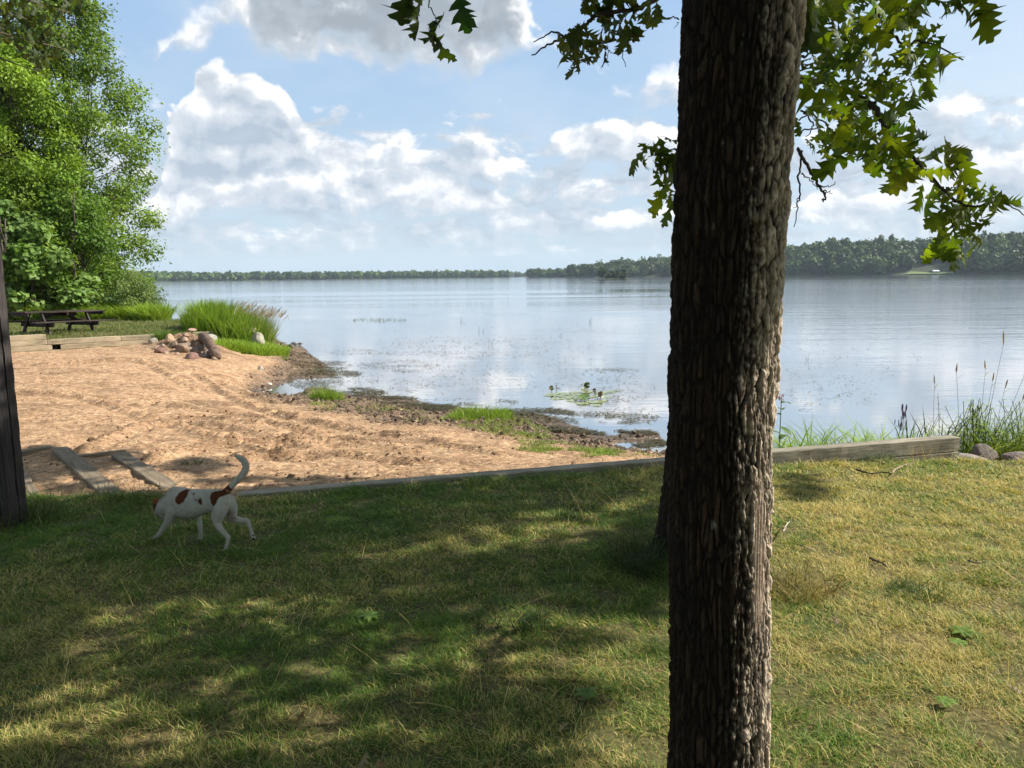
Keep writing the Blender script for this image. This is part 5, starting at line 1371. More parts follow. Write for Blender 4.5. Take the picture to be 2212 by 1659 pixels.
def stalk_plant(px, ypx_top, y, label, name, cat, nl, L, w, col, head=None, lean=0.0, stem_r=.004, group=None, droop=.5, up=.5, taper=True, basepx=None):
    top = at_y(float(px), float(ypx_top), y); b0 = at_y(float(basepx if basepx else px), 950., y)
    base = np.array([b0[0], y, zpl(b0[0], y)])
    t = thing(name, tuple(base), label, cat, group); mb = MB(); ml = MB()
    S_ = spline([base - [0, 0, .05], base * .5 + top * .5 + RNG.normal(size=3) * [.01, .01, 0], top], 6)
    tube(mb, S_, np.linspace(stem_r, stem_r * .5, len(S_)), 6, np.array(col) * .7)
    for k_ in range(nl):
        f = .12 + .86 * k_ / max(1, nl - 1); p_ = S_[min(len(S_) - 1, int(f * (len(S_) - 1)))]
        a = k_ * 2.4 + RNG.normal() * .3; d = [math.cos(a), math.sin(a), up + .3 * RNG.normal()]
        leaf_strip(ml, p_, d, L * ((1.1 - .75 * f) if taper else 1) * (.8 + .4 * RNG.random()), w * ((1.1 - .5 * f) if taper else 1), droop, col)
    adopt(t, mb.build('stem', M_PLANT)); adopt(t, ml.build('leaves', M_PLANT, smooth=True))
    if head: head(t, S_[-1])
    return t
def spikes(t, p, n_=11, s=.05, col=(.16, .08, .20)):
    mb = MB()
    for k_ in range(n_):
        a = RNG.uniform(0, 6.28); b = p + np.array([math.cos(a), math.sin(a) * .6, 0]) * RNG.uniform(.01, .075) + [0, 0, RNG.uniform(-.05, .05)]
        tube(mb, [p - [0, 0, .10], b - [0, 0, .02]], .0015, 5, (.08, .11, .04)); tube(mb, [b - [0, 0, .025], b, b + [0, 0, s * .6], b + [0, 0, s]], [.002, .0055, .004, .0015], 6, np.array(col) * RNG.uniform(.7, 1.3))
    adopt(t, mb.build('flower_spikes', M_PLANT))
def mk_head(t, p):
    mb = MB()
    for k_ in range(40):
        d = RNG.normal(size=3); d /= np.linalg.norm(d); q = p + d * .035
        tube(mb, [q, q + d * .008], [.006, .003], 5, mixc((.34, .16, .14), (.45, .30, .22), RNG.random(1))[0])
    adopt(t, mb.build('flower_head', M_PLANT))
def seedhead(s=.12, r=.008):
    def f(t, p):
        mb = MB(); d = RNG.normal() * .02
        tube(mb, [p - [0, 0, s * .1], p + [d * .3, 0, s * .25], p + [d * .7, 0, s * .7], p + [d, 0, s]], [r * .3, r, r * .8, r * .2], 7, (.38, .29, .17), jit=.2); adopt(t, mb.build('seed_head', M_PLANT))
    return f
GL = (.18, .30, .04)
t_ = stalk_plant(1688, 858, 8.5, 'milkweed with broad oval leaves peeking out right behind the big trunk', 'milkweed', 'plant', 9, .17, .085, (.10, .17, .04), mk_head, stem_r=.007, droop=.35, up=.35, taper=False, basepx=1684)
stalk_plant(1951, 888, 8.7, 'purple flowered vervain stalk above the middle of the right hand timber', 'vervain', 'plant', 12, .10, .022, (.11, .17, .05), spikes, basepx=1947)
stalk_plant(1947, 912, 8.65, 'lower purple vervain stalk just under the taller one', 'vervain', 'plant', 10, .10, .022, (.11, .17, .05), lambda t, p: spikes(t, p, 8, .04), basepx=1940)
stalk_plant(2110, 884, 8.8, 'small violet flowered stalk among the leafy weeds at the timber end', 'vervain', 'plant', 14, .10, .02, (.09, .15, .04), lambda t, p: spikes(t, p, 8, .03, (.14, .06, .22)))
for px, yt, bp, lb in ((2026, 848, 2030, 'tall narrow-leaved dark stalk rising left of the weed clump'), (2100, 862, 2108, 'narrow-leaved stalk at the middle of the weed clump'), (2196, 905, 2190, 'narrow-leaved stalk at the right frame edge')):
    stalk_plant(px, yt, 8.8, lb, 'goldenrod', 'plant', 34, .085, .012, (.07, .12, .035), None, basepx=bp, droop=.3, up=.6)
for px, yt, bp, lb in ((2168, 742, 2122, 'tallest seed grass stem, leaning right with a brown head'), (2129, 796, 2110, 'straight seed grass stem with a double tan head'), (2066, 803, 2078, 'seed grass stem with a drooping tan head left of the tall ones'), (2019, 828, 2022, 'thin seed grass stem standing beside the dark narrow-leaved stalk'), (2144, 822, 2118, 'short tan seed grass stem leaning along the tallest one'), (2171, 838, 2140, 'grey-brown seed grass stem leaning right in the weed clump'), (2212, 812, 2150, 'long bowed seed grass stem crossing the right frame edge'), (2209, 862, 2165, 'lower bowed seed grass stem at the right frame edge')):
    stalk_plant(px, yt, 8.9, lb, 'seed_grass', 'grass stem', 3, .22, .007, (.22, .19, .09), seedhead(.10 if px != 2168 else .15), basepx=bp, stem_r=.0028, droop=.4, up=1.2, group='seed grass stems in the weed clump', taper=False)
def zl2(x, y): return np.maximum(z_beach(x, y, False), 0)
x0, x1 = at_y(1686., 960., 8.5)[0], at_y(1965., 960., 8.6)[0]
N = 620; pts = np.stack([RNG.uniform(x0, x1, N), RNG.uniform(8.25, 8.95, N)], 1)
pts = pts[pn(pts[:, 0] * 3.5, 0, 5) > -.30]; N = len(pts)
grass_mass('shore_grass', pts, .42 + .34 * RNG.random(N) ** 1.5, .010 + .009 * RNG.random(N), (.18, .30, .025), (.36, .48, .07), 'row of broad bright green grass behind the right hand timber', 'tall grass', None, zl2, .45, .8)
pts = disc(26, float(at_y(1990., 950., 8.7)[0]), 8.7, .22, .2)
grass_mass('sedge', pts, .50 + .25 * RNG.random(26), np.full(26, .014), (.03, .06, .025), (.06, .10, .04), 'dark stiff blades left of the weed clump above the timber', 'sedge', None, zl2, .35, .2)
for px, y, rx, N, nm in ((2085, 8.7, .22, 24, 'left part of the leafy weed clump at the timber end, with light green narrow leaves'), (2125, 8.75, .28, 34, 'dense middle of the leafy weed clump behind the humped boulder'), (2175, 8.7, .30, 30, 'right part of the leafy weed clump running out of the frame'), (2240, 8.8, .3, 24, 'weeds mostly outside the right frame edge')):
    c = at_y(float(px), 960., y); t = thing('leafy_weed', (c[0], y, zpl(c[0], y)), nm, 'weed', 'leafy weeds at the timber end'); mb = MB(); ml = MB()
    for k_ in range(N):
        b = disc(1, c[0], y, rx, .3)[0]; bz = zpl(b[0], b[1]); hh = RNG.uniform(.30, .72)
        S_ = spline([[b[0], b[1], bz - .05], [b[0] + RNG.normal() * .04, b[1] + RNG.normal() * .04, bz + hh * .5], [b[0] + RNG.normal() * .10, b[1] + RNG.normal() * .08, bz + hh]], 5)
        tube(mb, S_, .003, 5, (.08, .11, .03))
        for q in range(18):
            f = .15 + .85 * q / 17; a = q * 2.4 + k_
            leaf_strip(ml, S_[int(f * (len(S_) - 1))], [math.cos(a), math.sin(a), .5], RNG.uniform(.06, .13), .013, .45, mixc((.16, .28, .03), (.36, .46, .07), RNG.random(1))[0], 4)
    adopt(t, mb.build('stems', M_PLANT)); adopt(t, ml.build('leaves', M_PLANT, smooth=True))
    pts = disc(130, c[0], y, rx * 1.1, .35); g_ = grass_mass('blades', pts, .3 + .35 * RNG.random(130), .008 + .006 * RNG.random(130), (.2, .3, .04), (.38, .48, .1), None, None, None, zl2, .4, .7); adopt(t, g_)

# tufts on the lawn
def ltuft(px, py, n_, r, h, c1, c2, label, w=.004, lean=.5, bend=.6):
    c = on_z(float(px), float(py), .78); c = on_z(float(px), float(py), float(z_lawn(c[0], c[1])))
    pts = disc(n_, c[0], c[1], r, r)
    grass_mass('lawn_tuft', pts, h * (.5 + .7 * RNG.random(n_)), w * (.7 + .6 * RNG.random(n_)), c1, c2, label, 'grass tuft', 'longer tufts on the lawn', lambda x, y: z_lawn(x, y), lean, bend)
DRY1, DRY2 = (.30, .22, .09), (.46, .36, .17)
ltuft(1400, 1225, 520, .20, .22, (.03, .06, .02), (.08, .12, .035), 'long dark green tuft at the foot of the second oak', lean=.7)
ltuft(1372, 1190, 120, .20, .30, (.10, .12, .04), (.30, .25, .10), 'thin half dry tuft left of the second oak', lean=.6)
ltuft(1715, 1280, 420, .20, .18, (.14, .14, .04), DRY1, 'yellowish long tuft beside the big trunk on the sunny lawn', lean=.6)
ltuft(1890, 990, 340, .20, .16, (.09, .13, .07), (.20, .24, .14), 'bluish green tuft in front of the right hand timber')
ltuft(1995, 985, 60, .16, .26, DRY1, DRY2, 'dry straw tuft leaning on the right hand timber end', .0035, .8, .3)
ltuft(1780, 988, 300, .24, .12, (.08, .11, .04), (.19, .19, .09), 'low green tuft along the timber next to the big trunk')
ltuft(1975, 1285, 300, .14, .10, (.05, .10, .02), (.12, .18, .04), 'fresh green tuft on the sunny lawn')
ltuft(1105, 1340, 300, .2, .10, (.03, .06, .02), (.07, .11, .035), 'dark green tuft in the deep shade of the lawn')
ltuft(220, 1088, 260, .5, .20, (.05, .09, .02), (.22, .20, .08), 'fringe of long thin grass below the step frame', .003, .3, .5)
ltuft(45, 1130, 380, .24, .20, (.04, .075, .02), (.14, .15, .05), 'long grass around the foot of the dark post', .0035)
ltuft(330, 1092, 260, .35, .13, (.05, .10, .02), (.12, .16, .04), 'green fringe where the lawn meets the sand beside the dog')
ltuft(30, 1120, 18, .25, .42, DRY1, DRY2, 'dry bent stalks by the dark post', .003, .6, .8)
ltuft(1300, 1125, 14, .18, .34, DRY1, DRY2, 'few tall dry stalks before the second oak', .003, .5, .5)
# sticks, fallen leaves and small weeds on the grass
def stick(pts, r, col, label, z=.012):
    W_ = []
    for x, y in pts:
        c = on_z(float(x), float(y), .75); c = on_z(float(x), float(y), float(z_lawn(c[0], c[1])) + z + .02); W_.append(c)
    mb = MB(); S_ = spline(W_, 6); tube(mb, S_ + RNG.normal(size=S_.shape) * .002, np.linspace(r, r * .5, len(S_)), 7, col, jit=.08)
    tag(mb.build('twig', M_BARK, smooth=True), label, 'twig', 'twigs lying on the lawn')
stick([(1850, 1014), (1868, 1020), (1884, 1023), (1905, 1020), (1925, 1022)], .009, (.035, .026, .022), 'dark crooked twig lying before the right hand timber')
stick([(1925, 1022), (1938, 1012), (1950, 1006), (1975, 1000)], .007, (.34, .25, .18), 'pale broken twig touching the dark crooked one')
stick([(1692, 1148), (1698, 1136), (1706, 1126)], .006, (.42, .36, .30), 'short whitish stick beside the big trunk', .05)
stick([(1770, 995), (1800, 993), (1830, 995)], .006, (.10, .06, .05), 'thin reddish twig along the timber next to the big trunk')
stick([(1878, 1205), (1895, 1212), (1915, 1222)], .007, (.05, .038, .03), 'small dark bark twig in the middle of the sunny lawn')
stick([(2090, 1210), (2110, 1216), (2130, 1214)], .005, (.06, .05, .04), 'thin dark twig near the right frame edge')
def fallen(px, py, s, col, label):
    c = on_z(float(px), float(py), .8); c = on_z(float(px), float(py), float(z_lawn(c[0], c[1])) + .035)
    V, fs, C = scatter(*OL[RNG.integers(6)], c[None], rot_from(np.array([[RNG.normal() * .3, RNG.normal() * .3, 1.0]]), RNG.uniform(0, 6.28, 1)), np.array([s]), np.array([col]))
    tag(make_mesh('fallen_leaf', V, fs, M_OAK, C, None, True), label, 'leaf', 'fallen leaves on the lawn')
fallen(55, 1160, .12, (.30, .24, .18), 'pale dry leaf in the shade beneath the dark post')
fallen(795, 1626, .07, (.42, .33, .24), 'curled tan leaf at the bottom of the frame')
fallen(815, 1640, .06, (.30, .18, .10), 'brown leaf next to the curled tan one at the bottom')
fallen(1390, 1057, .06, (.60, .56, .50), 'whitish scrap of leaf left of the second oak')
fallen(2170, 1475, .06, (.35, .26, .16), 'dry leaf on the sunny grass at lower right')
fallen(280, 1590, .06, (.34, .20, .06), 'orange brown leaf in the lower left shade')
for k_, (px, py) in enumerate(((520, 1350), (905, 1480), (1230, 1560), (1010, 1250), (1800, 1330), (1960, 1420), (1850, 1560), (2120, 1600), (1740, 1180), (420, 1500), (640, 1560), (1130, 1385))):
    fallen(px, py, .035 + .02 * RNG.random(), ((.34, .22, .11), (.22, .13, .06), (.45, .36, .22))[k_ % 3], ('small dead leaf lying in the shaded part of the lawn', 'small dead leaf lying on the sunny lawn right of the big trunk')[px > 1600])
def plantain(px, py, s, label):
    c = on_z(float(px), float(py), .8); c = on_z(float(px), float(py), float(z_lawn(c[0], c[1])) + .02); ml = MB()
    for k_ in range(8):
        a = k_ * 2.4; leaf_strip(ml, c + [0, 0, .01], [math.cos(a), math.sin(a), .35], s * RNG.uniform(.7, 1.2), s * .40, .35, (.19, .30, .06))
    tag(ml.build('plantain', M_PLANT, smooth=True), label, 'weed', 'small broad-leaved weeds in the lawn')
plantain(2082, 1370, .07, 'broad-leaved weed in the sunny grass at right'); plantain(1268, 1505, .06, 'broad-leaved weed left of the big trunk'); plantain(2040, 1520, .05, 'low weed in the lower right grass'); plantain(800, 1335, .06, 'pale weed in the shaded lawn'); plantain(2068, 1392, .05, 'small weed just in front of the broad-leaved one at right')

# ================================================================== FAR SHORES
M_WOOD = leafy('far_wood', trans=.2, vs=.05, var=.3)
M_FLOOR = plain('forest_floor', .95, .3, .1)
def hor(px): return 596.0 - (np.asarray(px, float) - 1106) * math.tan(R(.62))
def shore_dir(px, d):
    r_ = ray(np.asarray(px, float), hor(px)); r_ = r_ / np.hypot(r_[..., 0], r_[..., 1])[..., None]
    return r_[..., :2] * np.asarray(d, float)[..., None]
def wood_mass(name, prof, dist, th, depth, n_, label, nq, qs, c1, c2, clear=None, cw=(2.3, 5.4)):
    prof = np.array(prof, float); dist = np.array(dist, float)
    pxs = np.linspace(prof[0, 0], prof[-1, 0], 90)
    D = np.interp(pxs, dist[:, 0], dist[:, 1]) * (1 + .012 * pn(pxs * .02, 1, 1))
    top = (hor(pxs) - np.interp(pxs, prof[:, 0], prof[:, 1])) / F * (D + depth * .55) + EYE
    gr = np.maximum(top - th, .6)
    rows = []
    for f, g in ((0, -.3), (3, .5), (depth * .12, None), (depth * .6, None), (depth * 1.3, None), (depth * 3, None)):
        xy = shore_dir(pxs, D + f)
        z = np.full(len(pxs), g) if g is not None else gr * min(1, f / (depth * .6)) ** .8 + .5
        rows.append(np.concatenate([xy, z[:, None]], 1))
    V = np.concatenate(rows); a, b = len(rows), len(pxs)
    i, j = np.meshgrid(np.arange(a - 1), np.arange(b - 1), indexing='ij')
    o = make_mesh('far_shore', V, [np.stack([i * b + j, i * b + j + 1, (i + 1) * b + j + 1, (i + 1) * b + j], -1).reshape(-1, 4)], M_FLOOR, np.broadcast_to(np.array((.05, .06, .025)), V.shape), None, True)
    tag(o, label.split(',')[0] + ', the land under it', 'shore', kind='structure')
    cen, rad, hts = [], [], []
    for _ in range(n_):
        px = prof[0, 0] + (_ % max(1, n_ // 3) + RNG.random()) / max(1, n_ // 3) * (prof[-1, 0] - prof[0, 0]); f = RNG.random() ** 1.3 * depth
        if clear and clear[0] < px < clear[1] and f < clear[2]: continue
        d = np.interp(px, dist[:, 0], dist[:, 1]) * (1 + .012 * float(pn(px * .02, 1, 1))) + 4 + f
        g = max(np.interp(px, pxs, gr), .6) * min(1, f / (depth * .6)) ** .8 + .3
        h = th * RNG.uniform(.58, 1.12) * (1 if RNG.random() > .06 else 1.18)
        xy = shore_dir(px, d)
        cen.append((*xy, g)); hts.append(h); rad.append(RNG.uniform(*cw))
    cen, rad, hts = np.array(cen), np.array(rad), np.array(hts)
    N = len(cen); idx = np.repeat(np.arange(N), nq)
    d = RNG.normal(size=(N * nq, 3)); d /= np.linalg.norm(d, axis=1)[:, None]
    r_ = RNG.random(N * nq) ** .3
    lob = 1 + .35 * pn(d[:, 0] * 2 + idx * 3.3, d[:, 1] * 2, d[:, 2] * 2 + idx)
    ch = hts[idx] * .46
    pos = cen[idx] + np.stack([d[:, 0] * rad[idx], d[:, 1] * rad[idx], d[:, 2] * ch], -1) * (r_ * lob)[:, None]
    pos[:, 2] += hts[idx] - ch
    k = pos[:, 2] > cen[idx, 2] + .4; pos, d, idx = pos[k], d[k], idx[k]
    nr = d * .9 + .5 * RNG.normal(size=d.shape) + [0, 0, .25]
    base = mixc(c1, c2, RNG.random(N)) * (.75 + .5 * RNG.random(N))[:, None]
    V, fs, C = scatter(*CLUMP, pos, rot_from(nr, RNG.uniform(0, 6.28, len(pos))), qs * (.7 + .7 * RNG.random(len(pos))), base[idx] * (.75 + .5 * RNG.random(len(pos)))[:, None])
    o = make_mesh(name, V, fs, M_WOOD, C)
    tag(o, label, 'forest', kind='stuff')
C1, C2 = (.045, .085, .016), (.12, .18, .04)
wood_mass('forest', [(1228, 582), (1240, 576), (1290, 568), (1340, 562), (1450, 556), (1600, 545), (1700, 534), (1760, 528), (1800, 520), (1850, 526), (1900, 522), (2000, 525), (2100, 521), (2212, 515), (2500, 512)],
          [(1228, 860), (1450, 780), (1700, 700), (2212, 640), (2500, 600)], 13.5, 130, 1250, 'wooded hill along the right hand shore, dense broadleaf trees', 170, 1.5, np.array(C1) * .82, np.array(C2) * .82, (1968, 2056, 30))
wood_mass('forest', [(1142, 588), (1180, 586), (1228, 583), (1290, 584)], [(1142, 1050), (1290, 980)], 11, 60, 110, 'low wooded point left of the wooded hill, across the lake', 110, 1.9, C1, C2)
wood_mass('forest', [(-150, 592), (240, 590), (330, 587), (450, 590), (600, 588), (700, 591), (860, 589), (950, 592), (1040, 594), (1100, 597)], [(-150, 1150), (330, 1150), (700, 1200), (1100, 1300)], 11, 90, 1000, 'long low wooded shore on the far side of the lake', 100, 2.1, C1, C2)
wood_mass('forest', [(940, 594), (1020, 592), (1060, 590), (1110, 589), (1150, 591), (1200, 594)], [(940, 1800), (1200, 1750)], 11, 90, 130, 'pale farthest wooded rise between the two shores', 90, 3.0, C1, C2)
# clearing with a little boat shelter
xy = [shore_dir(float(a), b) for a, b in ((1955, 662), (2062, 652), (2050, 690), (1975, 695))]
V = [(p[0], p[1], z) for p, z in zip(xy, (.75, .75, 4.2, 4.2))]
o = make_mesh('clearing', V, [np.array([(0, 1, 2, 3)])], plain('clearing_grass', .95, .2, .3), np.broadcast_to(np.array((.13, .17, .055)), (4, 3)))
tag(o, 'mown clearing running down to the far water', 'clearing', kind='structure')
c = shore_dir(2021., 655.); t = thing('boat_shelter', (c[0], c[1], .6), 'tiny white roofed boat shelter on the far clearing', 'boat shelter')
mb = MB(); mb.add([(c[0] - 2.4, c[1] - 1.5, 2.6), (c[0] + 2.4, c[1] - 1.5, 2.6), (c[0] + 2.4, c[1] + 1.5, 2.6), (c[0] - 2.4, c[1] + 1.5, 2.6), (c[0] - 2.2, c[1], 3.5), (c[0] + 2.2, c[1], 3.5)], [(0, 1, 5, 4), (3, 4, 5, 2)], (.7, .7, .68)); mb.add([(c[0] - 2.4, c[1] - 1.5, 2.6), (c[0] - 2.2, c[1], 3.5), (c[0] - 2.4, c[1] + 1.5, 2.6), (c[0] + 2.4, c[1] - 1.5, 2.6), (c[0] + 2.2, c[1], 3.5), (c[0] + 2.4, c[1] + 1.5, 2.6)], [(0, 1, 2), (3, 4, 5)], (.6, .6, .6))
M_PAINT = plain('pale_paint', .6, .1, 2); adopt(t, mb.build('roof', M_PAINT))
for dx, dy in ((-2.2, -1.3), (2.2, -1.3), (-2.2, 1.3), (2.2, 1.3)):
    mb = MB(); tube(mb, [(c[0] + dx, c[1] + dy, -.5), (c[0] + dx, c[1] + dy, 2.65)], .12, 8, (.4, .4, .4)); adopt(t, mb.build('leg', M_PAINT))
# wooded islets
def islet(px, d, wpx, trees, label):
    w = wpx / F * d / 2; c = shore_dir(float(px), d)
    bm = bmesh.new(); bmesh.ops.create_icosphere(bm, subdivisions=3, radius=1)
    v = np.array([q.co for q in bm.verts]); f = np.array([[q.index for q in p_.verts] for p_ in bm.faces]); bm.free()
    v = v * [w, w * .5, .7] * (1 + .15 * pn(v[:, 0] * 2, v[:, 1] * 2, px))[:, None] + [c[0], c[1], -.1]
    tag(make_mesh('islet', v, [f], M_FLOOR, np.broadcast_to(np.array((.08, .09, .04)), v.shape), None, True), label, 'islet', kind='structure')
    for tp, h, rr, lb in trees:
        q = shore_dir(float(tp), d); b = np.array([q[0], q[1] + RNG.normal() * 1, .3])
        t = thing('islet_bush', tuple(b), lb, 'bush', 'bushes on the islets'); mb = MB()
        grow(mb, b - [0, 0, .3], b + [0, 0, h * .8], .12, .03, k=5)
        cen = b + np.stack([RNG.normal(size=14) * rr * .45, RNG.normal(size=14) * rr * .45, h * (.15 + .75 * RNG.random(14))], -1)
        V, fs, C = leaf_cloud(cen, np.full(14, rr * .45), 1500, .5, mixc((.04, .075, .02), (.09, .13, .035), RNG.random(14)), CLUMP)
        adopt(t, mb.build('stem', M_BARK)); adopt(t, make_mesh('foliage', V, fs, M_WOOD, C))
islet(1326, 462, 72, [(1301, 7.2, 2.2, 'tallest bush at the left end of the wooded islet'), (1315, 3.6, 2.2, 'low bush left of the middle of the wooded islet'), (1330, 4.6, 2.4, 'rounded bush in the middle of the wooded islet'), (1343, 3.2, 2.2, 'low bush right of the middle of the wooded islet'), (1349, 6.2, 1.9, 'upright bush at the right end of the wooded islet')], 'small wooded islet in front of the wooded hill')
islet(585, 900, 26, [(586, 4.0, 2.6, 'lone bush on the tiny islet before the far shore')], 'tiny islet before the long far shore')

# air over the lake
mb = MB()
x0, x1, y0, y1, z0, z1 = -2200, 2200, -150, 2600, -2.5, 60
mb.add([(x0, y0, z0), (x1, y0, z0), (x1, y1, z0), (x0, y1, z0), (x0, y0, z1), (x1, y0, z1), (x1, y1, z1), (x0, y1, z1)], [(0, 3, 2, 1), (4, 5, 6, 7), (0, 1, 5, 4), (1, 2, 6, 5), (2, 3, 7, 6), (3, 0, 4, 7)])
hm = bpy.data.materials.new('haze'); hm.use_nodes = True; ht = hm.node_tree; ht.nodes.clear()
pv = ht.nodes.new('ShaderNodeVolumePrincipled'); pv.inputs['Color'].default_value = (.70, .82, .95, 1); pv.inputs['Density'].default_value = .00010; pv.inputs['Anisotropy'].default_value = .2
ho = ht.nodes.new('ShaderNodeOutputMaterial'); ht.links.new(pv.outputs[0], ho.inputs['Volume'])
HAZE = True
if HAZE:
    o = mb.build('haze', hm); tag(o, 'thin summer haze over the lake', 'haze', kind='stuff')
# ================================================================== SUN AND SKY
sd = Vector(SDIR)
sl = bpy.data.lights.new('sun', 'SUN'); sl.energy = 5.0; sl.angle = R(.53); sl.color = (1.0, .95, .86)
so = bpy.data.objects.new('sun', sl); so.rotation_euler = sd.to_track_quat('Z', 'Y').to_euler(); COL.objects.link(so)

world = bpy.data.worlds.new('World'); scene.world = world; world.use_nodes = True
nt = world.node_tree; nt.nodes.clear()
n = NT('sky', nt)
sky = n.n('ShaderNodeTexSky', sky_type='NISHITA')
sky.sun_disc = False; sky.sun_elevation = SUN_EL; sky.sun_rotation = SUN_AZ
sky.air_density = 1.0; sky.dust_density = 1.5; sky.ozone_density = 1.5
D = n.n('ShaderNodeTexCoord').outputs['Generated']
sx = n.n('ShaderNodeSeparateXYZ', {0: D})
az = n.math('ARCTAN2', sx.outputs[0], sx.outputs[1])
el = n.math('ARCSINE', sx.outputs[2])
ela = n.math('ABSOLUTE', el)
Q = n.n('ShaderNodeCombineXYZ', {0: az, 1: ela, 2: 0.0}).outputs[0]
def azel(px, py):
    d = ray(float(px), float(py)); d = d / np.linalg.norm(d)
    return math.atan2(d[0], d[1]), math.asin(d[2])

# cloud banks: crest and base lines, given in frame pixels and turned into sky angles
BANKS = [
  dict(top=[(290, 470), (335, 400), (358, 290), (380, 222), (420, 195), (440, 148), (475, 130), (512, 152), (545, 148), (578, 172), (605, 205), (645, 238), (695, 266), (740, 292), (800, 312), (860, 305), (930, 322), (1000, 332), (1060, 345), (1118, 355), (1138, 385), (1142, 400),
            (1150, 320), (1185, 272), (1215, 245), (1262, 238), (1312, 246), (1380, 250), (1440, 262), (1500, 300), (1560, 390), (1700, 440), (1780, 396), (1850, 418), (1905, 420), (1950, 372), (2010, 362), (2100, 330), (2160, 314), (2230, 320), (2300, 400)],
       bot=[(290, 480), (335, 440), (380, 420), (520, 410), (640, 400), (800, 392), (900, 398), (1050, 404), (1138, 386), (1150, 330), (1200, 345), (1300, 372), (1440, 390), (1560, 400), (1700, 450), (1850, 470), (2000, 440), (2230, 400), (2300, 410)], soft=(.020, .034)),
  dict(top=[(280, 500), (350, 410), (450, 398), (600, 384), (750, 374), (850, 366), (960, 372), (1045, 384), (1075, 410), (1110, 440), (1140, 455), (1180, 450), (1260, 470), (1330, 455), (1400, 470), (1500, 440), (1640, 430), (1760, 450), (1900, 440), (2050, 450), (2230, 420)],
       bot=[(280, 510), (350, 470), (500, 472), (700, 455), (800, 464), (950, 474), (1030, 484), (1090, 486), (1180, 500), (1330, 510), (1500, 500), (1760, 490), (1900, 480), (2050, 500), (2230, 480)], soft=(.016, .028)),
  dict(top=[(330, 120), (355, 60), (375, 28), (410, 18), (440, 30), (465, 10), (490, -60), (540, -140), (900, -160), (1080, -140), (1140, -20), (1160, 80), (1380, 205), (1405, 168), (1440, 150), (1475, 165), (1510, 215), (2010, 245), (2035, 215), (2070, 202), (2105, 225), (2125, 250)],
       bot=[(330, 122), (360, 78), (400, 96), (450, 100), (500, 60), (560, 100), (620, 132), (680, 150), (780, 152), (860, 158), (940, 168), (1020, 158), (1085, 130), (1140, 100), (1160, 82), (1380, 208), (1440, 225), (1510, 218), (2010, 247), (2060, 252), (2125, 252)], soft=(.045, .040)),
]
AZ0, AZ1, EL1 = -.80, .80, .62
def curve(m, x, pts):
    nd = m.n('ShaderNodeFloatCurve', {1: x}); cv = nd.mapping.curves[0]
    q = sorted(azel(*p) for p in pts)
    q = [((a - AZ0) / (AZ1 - AZ0), e / EL1) for a, e in q]
    q = [(0.0, q[0][1])] + q + [(1.0, q[-1][1])]
    while len(cv.points) < len(q): cv.points.new(.5, .5)
    for p, (a, e) in zip(cv.points, q): p.location = (a, min(max(e, 0), 1)); p.handle_type = 'VECTOR'
    nd.mapping.update()
    return m.math('MULTIPLY', nd.outputs[0], EL1)
